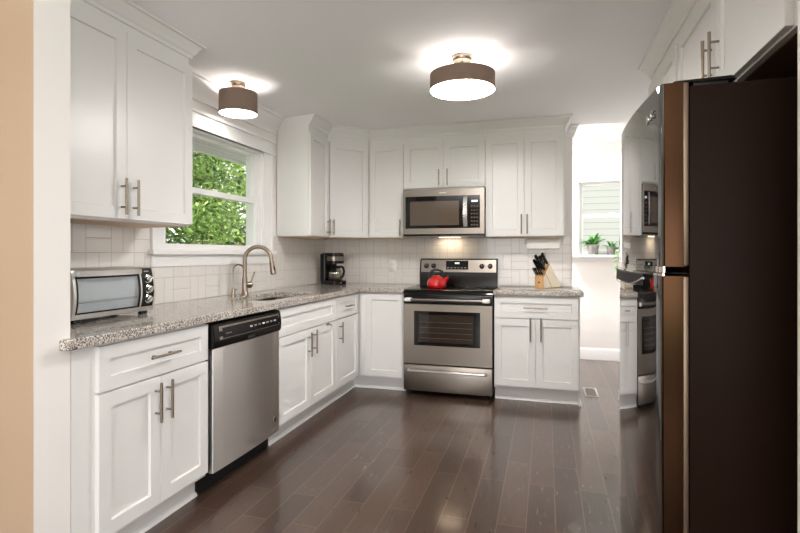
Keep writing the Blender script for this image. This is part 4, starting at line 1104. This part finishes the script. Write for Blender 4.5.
# ------------------------------------------------------------------ knife block and knives
def make_knives():
    rz = -0.62
    base = Vector((2.222, -0.235, CTT)); R = Matrix.Rotation(rz, 4, 'Z')
    t = thing('knife_block', base, 'slanted wooden knife block with tan front, on the worktop right of range', 'knife block', local=True, rotz=rz)
    # local: front faces -y; side profile in (y,z); y grows backwards
    wd = 0.047
    main = [(0.005, 0.0005), (0.135, 0.0005), (0.145, 0.055), (0.048, 0.225), (-0.022, 0.165)]
    main = [(0.065, 0.0005), (0.175, 0.0005), (0.175, 0.03), (0.055, 0.225), (-0.012, 0.150), (0.055, 0.02)]
    bm = B(); prism(bm, [(0.060, 0.0005), (0.180, 0.0005), (0.188, 0.022), (0.030, 0.216), (-0.034, 0.136)], lambda p_: (-wd, *p_), lambda p_: (wd, *p_), 0.002, 1)
    for f in bm.faces:
        f.normal_update()
        if abs(f.normal.x) > 0.9: f.material_index = 1
    obj('slotted_body', bm, [M_BLOCK, M_BLOCK_LIT], t, smooth=False)
    bm = B(); prism(bm, [(-0.062, 0.0005), (0.058, 0.0005), (-0.037, 0.132), (-0.062, 0.100)], lambda p_: (-wd, *p_), lambda p_: (wd, *p_), 0.002, 1)
    for f in bm.faces:
        f.normal_update()
        if abs(f.normal.x) > 0.9: f.material_index = 1
    fs = obj('front_step', bm, [M_BLOCK, M_BLOCK_LIT], t, smooth=False)
    bm = B(); lathe(bm, [(0.009, 0.0), (0.009, -0.0012), (0.0005, -0.0014)], 16, (0, -0.0622, 0.05), 'Y')
    obj('stamp', bm, mat('burnt_mark', srgb(92, 60, 34), 0.7), fs)
    up = Vector((0, -0.68, 0.73)).normalized()
    def knife(p, Lh, label, r=1.0, steel_end=False):
        k = bpy.data.objects.new('knife', None); COL.objects.link(k); k['_local'] = 1
        k.location = R @ Vector(p) + base; k.rotation_euler = (0, 0, rz)
        tag(k, label, 'knife', None)
        bm = B(); o0 = Vector((0, 0, 0)); sd = Vector((1, 0, 0)); bk = up.cross(sd).normalized()
        # bolster + short length of blade entering the slot
        prism(bm, [(-0.0012, -0.009), (0.0012, -0.009), (0.0012, 0.009), (-0.0012, 0.009)], lambda q_: sd * q_[0] + bk * q_[1] + up * 0.002, lambda q_: sd * q_[0] + bk * q_[1] + up * 0.016); obj('blade', bm, M_CHROME, k, smooth=False)
        bm = B(); secs = [(0.014, 0.010, 0.006), (0.03, 0.011, 0.0075), (Lh * 0.5, 0.0095, 0.0075), (Lh * 0.85, 0.0125, 0.0085), (Lh, 0.011, 0.007)]
        rings = []
        for s_, a_, b2 in secs:
            c_ = up * s_ + bk * (0.004 if s_ > Lh * 0.8 else 0)
            rings.append([bm.verts.new(c_ + bk * a_ * r * math.cos(2 * PI * i / 12) + sd * b2 * r * math.sin(2 * PI * i / 12)) for i in range(12)])
        for a_, b2 in zip(rings, rings[1:]):
            for i in range(12): bm.faces.new([a_[i], a_[(i + 1) % 12], b2[(i + 1) % 12], b2[i]])
        bm.faces.new(rings[0][::-1]); bm.faces.new(rings[-1]); obj('handle', bm, M_STEEL if steel_end else M_BLACK, k)
    f = lambda s_: (-0.034 + 0.064 * s_, 0.136 + 0.080 * s_)      # along the slotted face
    spec = [(-0.028, 0.22, 0.115, 'black knife handle, front row far left in the knife block'), (0.004, 0.24, 0.11, 'black knife handle in the middle of the block front row'),
            (0.032, 0.24, 0.105, 'black knife handle, front row right, next to the pale block side'),
            (-0.026, 0.62, 0.125, 'tall black knife handle at the upper left of the block'), (0.010, 0.62, 0.115, 'black knife handle in the middle of the upper row'),
            (0.030, 0.88, 0.12, 'tallest black knife handle, at the top right of the block')]
    for x, s_, Lh, lb in spec:
        y, z = f(s_); knife((x, y, z), Lh * 1.08, lb, 1.35)
    for i, x in enumerate((-0.034, -0.012, 0.012, 0.034)):
        knife((x, -0.052, 0.111), 0.085, ['small steak knife handle, outermost left in the low front step', 'small steak knife handle, second from the left in the low front step',
              'small steak knife handle, third from left in the low front step', 'small steak knife handle nearest the pale side, in low front step'][i], 0.8, steel_end=(i == 0))
    y, z = f(0.93)
    k = thing('kitchen_shears', R @ Vector((-0.004, y, z)) + base, 'black kitchen shears handle rising from the top of the knife block', 'scissors', local=True, rotz=rz)
    bm = B(); bk = up.cross(Vector((1, 0, 0))).normalized()
    for sgn in (-1, 1):
        c_ = up * 0.065 + bk * 0.016 * sgn
        tube(bm, [c_ + (up * 0.030 * math.cos(a_) + bk * 0.012 * math.sin(a_)) for a_ in [2 * PI * i / 14 for i in range(15)]], 0.004, 8)
        tube(bm, [up * 0.004 + bk * 0.002 * sgn, up * 0.037 + bk * 0.014 * sgn], 0.005, 8)
    obj('handle', bm, M_BLACK, k)
make_knives()

# paper towels
t = thing('paper_towel_holder', (2.21, -0.20, 1.365), 'white paper towel holder fixed under the tall wall cabinet', 'holder')
bm = B(); box(bm, 2.05, 2.39, -0.225, -0.175, 1.357, 1.3645, 0.001, 1)
box(bm, 2.05, 2.056, -0.215, -0.185, 1.285, 1.358, 0.002, 1); box(bm, 2.384, 2.39, -0.215, -0.185, 1.285, 1.358, 0.002, 1)
obj('bracket', bm, M_WHITE, t)
bm = B(); tube(bm, [(2.05, -0.20, 1.305), (2.39, -0.20, 1.305)], 0.008, 12); obj('rod', bm, M_WHITE, t)
bm = B(); lathe(bm, [(0.018, 0.0), (0.045, 0.0), (0.047, 0.004), (0.047, 0.276), (0.045, 0.28), (0.018, 0.28), (0.018, 0.0)], 36, (2.078, -0.20, 1.305), 'X', cap=False)
bmesh.ops.remove_doubles(bm, verts=bm.verts, dist=1e-5)
prism(bm, [(-0.2465, 1.305), (-0.2478, 1.305), (-0.2478, 1.262), (-0.2465, 1.262)], lambda p_: (2.080, *p_), lambda p_: (2.356, *p_))
tag(obj('paper_towel_roll', bm, M_PAPER, angle=0.8), 'white paper towel roll hanging under the tall wall cabinet', 'paper towels')

# outlets
def outlet(name, x, z, label, switch=False):
    t = thing(name, (x, -0.009, z), label, 'outlet')
    obj('cover_plate', bx(x - 0.036, x + 0.036, -0.0145, -0.0092, z - 0.058, z + 0.058, bev=0.002), M_WHITE, t)
    for s in (-1, 1):
        f = obj('socket', bx(x - 0.017, x + 0.017, -0.0165, -0.0145, z + s * 0.02 - 0.014, z + s * 0.02 + 0.014, bev=0.001), M_TRIM, t)
        for e in (-0.006, 0.006):
            obj('slot', bx(x + e - 0.001, x + e + 0.001, -0.0168, -0.0164, z + s * 0.02 - 0.004, z + s * 0.02 + 0.005), M_BLACKM, f, smooth=False)
outlet('outlet', 0.757, 1.095, 'white electrical outlet on tiles between coffee maker and range')

# floor register
t = thing('floor_register', (2.62, -0.16, 0), 'pale metal floor register in the passage floor beside the end cabinet', 'vent')
x0, x1, y0, y1 = 2.565, 2.675, -0.30, -0.02
bm = B()
for a in ((x0, x0 + 0.014, y0, y1), (x1 - 0.014, x1, y0, y1), (x0 + 0.014, x1 - 0.014, y0, y0 + 0.014), (x0 + 0.014, x1 - 0.014, y1 - 0.014, y1)): box(bm, a[0], a[1], a[2], a[3], 0.0003, 0.006)
obj('frame', bm, M_POT if False else mat('register_enamel', srgb(232, 226, 216), 0.35), t, smooth=False)
bm = B()
for k in range(18):
    yy = y0 + 0.02 + k * 0.0137; box(bm, x0 + 0.014, x1 - 0.014, yy, yy + 0.006, 0.0003, 0.005)
obj('louvres', bm, mat('register_louvre', srgb(165, 156, 146), 0.5), t, smooth=False)
obj('duct_opening', bx(x0 + 0.014, x1 - 0.014, y0 + 0.014, y1 - 0.014, 0.0002, 0.001), M_BLACKM, t, smooth=False)

# ------------------------------------------------------------------ plants on the far sill
SILL = FWZ0 - 0.006
def leaf(bm, base, d, Ln, wdt, droop, n=6, fold=0.15):
    d = Vector(d).normalized(); side = d.cross(Vector((0, 0, 1)))
    side = side.normalized() if side.length > 1e-3 else Vector((1, 0, 0))
    prev = None; p_ = Vector(base); dd = d.copy()
    for i in range(n + 1):
        u = i / n; wv = wdt * math.sin(PI * min(1, u * 0.92 + 0.08)) ** 0.7 * (1 if u < 0.98 else 0.1)
        nrm = side.cross(dd).normalized()
        row = [bm.verts.new(p_ - side * wv / 2 + nrm * wv * fold), bm.verts.new(p_), bm.verts.new(p_ + side * wv / 2 + nrm * wv * fold)]
        if prev:
            bm.faces.new([prev[0], prev[1], row[1], row[0]]); bm.faces.new([prev[1], prev[2], row[2], row[1]])
        prev = row; dd = (dd + Vector((0, 0, -droop / n))).normalized(); p_ = p_ + dd * (Ln / n)
def pot_plant(name, x, y, label, r, h, nl, Ln, wdt, group=None, seed=1):
    rnd = random.Random(seed)
    t = thing(name, (x, y, SILL), label, 'potted plant', group)
    bm = B(); lathe(bm, [(r * 0.66, 0.0005), (r * 0.72, 0.004), (r * 0.97, h - 0.012), (r, h - 0.012), (r, h), (r * 0.92, h), (r * 0.88, h - 0.014)], 28, (x, y, SILL), cap=False)
    bm.faces.new([v for v in bm.verts][:28][::-1]); obj('pot', bm, M_POT, t, angle=0.8)
    bm = B(); lathe(bm, [(r * 0.9, h - 0.016), (0.0005, h - 0.012)], 20, (x, y, SILL), cap=False); obj('soil', bm, M_SOIL, t)
    bm = B()
    for k in range(nl):
        a = 2.4 * k + rnd.uniform(-0.3, 0.3); el = rnd.uniform(0.5, 1.35)
        d = (math.cos(a) * math.cos(el), math.sin(a) * math.cos(el), math.sin(el))
        leaf(bm, (x + 0.25 * r * math.cos(a), y + 0.25 * r * math.sin(a), SILL + h - 0.015), d, Ln * rnd.uniform(0.7, 1.1), wdt * rnd.uniform(0.8, 1.2), rnd.uniform(0.5, 1.2))
    o = obj('leaves', bm, M_PLANT, t, angle=2); sm = o.modifiers.new('thick', 'SOLIDIFY'); sm.thickness = 0.0008
    return t
pot_plant('potted_plant', 2.752, FY - 0.09, 'bushy green plant in larger grey pot, left on the far sill', 0.071, 0.115, 28, 0.165, 0.036, seed=3)
pot_plant('potted_plant', 2.945, FY - 0.09, 'smaller spiky green plant in grey pot, second along the far sill', 0.052, 0.092, 14, 0.125, 0.026, seed=5)
def pothos(x, y):
    t = thing('trailing_plant', (x, y, SILL), 'trailing vine with pale green leaves hanging over far sill beside refrigerator', 'potted plant')
    bm = B(); lathe(bm, [(0.032, 0.0005), (0.036, 0.004), (0.048, 0.08), (0.044, 0.08), (0.042, 0.068)], 24, (x, y, SILL), cap=False); bm.faces.new(list(bm.verts)[:24][::-1]); obj('pot', bm, M_POT, t, angle=0.8)
    bm = B(); lathe(bm, [(0.043, 0.07), (0.0005, 0.072)], 16, (x, y, SILL), cap=False); obj('soil', bm, M_SOIL, t)
    vines = [[(x, y, SILL + 0.07), (x - 0.05, y - 0.045, SILL + 0.09), (x - 0.075, y - 0.075, SILL + 0.02), (x - 0.085, y - 0.095, SILL - 0.08), (x - 0.10, y - 0.10, SILL - 0.16)],
             [(x, y, SILL + 0.07), (x - 0.01, y - 0.05, SILL + 0.10), (x - 0.02, y - 0.09, SILL + 0.0), (x - 0.03, y - 0.10, SILL - 0.12)]]
    bm = B()
    for v in vines: tube(bm, v, 0.002, 6)
    obj('vine', bm, M_POTHOS, t)
    bm = B(); rnd = random.Random(4)
    for v in vines:
        for i in range(1, len(v)):
            for k in range(2):
                u = rnd.random(); a, b_ = Vector(v[i - 1]), Vector(v[i]); p_ = a + (b_ - a) * u
                leaf(bm, p_, (rnd.uniform(-1, 0.6), rnd.uniform(-0.9, -0.1), rnd.uniform(-0.4, 0.3)), rnd.uniform(0.05, 0.075), rnd.uniform(0.04, 0.055), 1.2, 5)
    o = obj('leaves', bm, M_POTHOS, t, angle=2); sm = o.modifiers.new('thick', 'SOLIDIFY'); sm.thickness = 0.0008
pothos(3.09, FY - 0.085)

# ------------------------------------------------------------------ outdoors
struct('ground', bx(-40, 30, -30, 40, -0.95, -0.9), M_GRASS, smooth=False)
struct('bounce_slab', bx(-3.0, -0.14, -8, 6, -0.9, -0.86), mat('bounce_slab_pale', srgb(205, 203, 200), 0.9), smooth=False)  # pale slab added to bounce sunlight up to the soffit
struct('wall_foundation', bx(-0.14, -0.02, -8, 2, -0.9, -0.06), M_WALL, smooth=False)
bm = B(); box(bm, -0.62, -0.14, -5, 2.2, 2.12, 2.14); struct('exterior_soffit', bm, M_SOFFIT, smooth=False)
bm = B(); box(bm, -0.66, -0.62, -5, 2.2, 2.10, 2.26); struct('exterior_fascia', bm, M_TRIM, smooth=False)
def tree(x, y, h, cr, label, seed, nl=5200, czr=0.42, group=None):
    rnd = random.Random(seed)
    t = thing('tree', (x, y, -0.9), label, 'tree', group)
    bm = B(); pts = [(x, y, -0.9), (x + 0.1, y, 0.6), (x - 0.05, y + 0.1, h * 0.5), (x, y, h * 0.85)]
    tube(bm, pts, 0.2, 10, [0.22, 0.16, 0.11, 0.03])
    cen = Vector((x, y, h * 0.55))
    for k in range(16):
        a = rnd.uniform(0, 2 * PI); el = rnd.uniform(-0.1, 1.0); z = rnd.uniform(0.5, h * 0.65)
        e = Vector((x + math.cos(a) * math.cos(el) * cr * 0.85, y + math.sin(a) * math.cos(el) * cr * 0.85, z + math.sin(el) * cr * 0.7))
        s_ = Vector((x, y, z)); m_ = (s_ + e) / 2 + Vector((0, 0, 0.2)); tube(bm, [s_, m_, e], 0.05, 7, [0.055, 0.035, 0.01])
    obj('trunk', bm, M_BARK, t)
    bm = B(); clumps = []
    for k in range(70):
        while True:
            v = Vector((rnd.uniform(-1, 1), rnd.uniform(-1, 1), rnd.uniform(-1, 1)))
            if 0.25 < v.length < 1: break
        clumps.append(cen + Vector((v.x * cr, v.y * cr, v.z * h * czr)))
    for k in range(nl):
        c = rnd.choice(clumps); v = Vector((rnd.gauss(0, 1), rnd.gauss(0, 1), rnd.gauss(0, 0.7))) * 0.26 * (cr / 2)
        p_ = c + v; a = rnd.uniform(0, 2 * PI); s_ = rnd.uniform(0.035, 0.07)
        d = Vector((math.cos(a), math.sin(a), rnd.uniform(-1.6, 0.9))).normalized(); sd = d.cross(Vector((rnd.gauss(0, 1.3), rnd.gauss(0, 1.3), 1))).normalized()
        q_ = [p_ - d * s_, p_ + sd * s_ * 0.55, p_ + d * s_ * 1.15, p_ - sd * s_ * 0.55]
        bm.faces.new([bm.verts.new(z_) for z_ in q_])
    obj('foliage', bm, M_LEAF, t, smooth=False)
tree(-4.6, 2.6, 4.8, 1.9, 'leafy green tree close outside the kitchen window, mid view', 11, 15000)
tree(-7.4, 7.6, 6.0, 2.6, 'green tree farther back behind the window, right side of view', 12, 14000)
tree(-3.4, -0.6, 4.2, 1.4, 'leafy tree outside, low at the left edge of kitchen window', 13, 9000)
tree(-9.6, 3.0, 6.6, 2.7, 'tall green tree farthest out beyond the kitchen window', 14, 14000)
def hedge():
    rnd = random.Random(21)
    t = thing('hedge', (-8.2, 6.0, -0.9), 'dense green hedge along the garden behind the trees', 'hedge')
    bm = B(); a = Vector((-13.5, 0.0, 0)); b_ = Vector((-4.5, 12.5, 0))
    for k in range(24000):
        u = rnd.random(); p_ = a.lerp(b_, u) + Vector((rnd.gauss(0, 0.35), rnd.gauss(0, 0.35), rnd.uniform(-0.6, 2.7 + 0.5 * math.sin(u * 23))))
        an = rnd.uniform(0, 2 * PI); s_ = rnd.uniform(0.07, 0.12)
        d = Vector((math.cos(an), math.sin(an), rnd.uniform(-0.8, 0.3))).normalized(); sd = d.cross(Vector((rnd.gauss(0, 1.3), rnd.gauss(0, 1.3), 1))).normalized()
        bm.faces.new([bm.verts.new(z_) for z_ in (p_ - d * s_, p_ + sd * s_ * 0.6, p_ + d * s_ * 1.1, p_ - sd * s_ * 0.6)])
    obj('foliage', bm, M_LEAF, t, smooth=False)
    bm = B()
    for k in range(14):
        p_ = a.lerp(b_, (k + 0.5) / 14); tube(bm, [(p_.x, p_.y, -0.9), (p_.x + 0.05, p_.y, 0.8), (p_.x, p_.y, 2.2)], 0.05, 7, [0.06, 0.045, 0.01])
    obj('stems', bm, M_BARK, t)
hedge()
# neighbouring house seen through the far window
t = thing('neighbour_house', (3.2, 6.2, -0.9), 'white clapboard house close outside the far window', 'house')
obj('wall', bx(-0.2, 8, 5.2, 9, -0.9, 4.2), M_SIDING, t, smooth=False)
bm = B(); prism(bm, [(4.8, 4.2), (9.4, 4.2), (7.1, 5.8)], lambda p_: (-0.5, *p_), lambda p_: (8.3, *p_)); obj('roof', bm, M_SOAP, t, smooth=False)

# ------------------------------------------------------------------ tidy up helper marks
for o_ in bpy.data.objects:
    if '_local' in o_.keys(): del o_['_local']
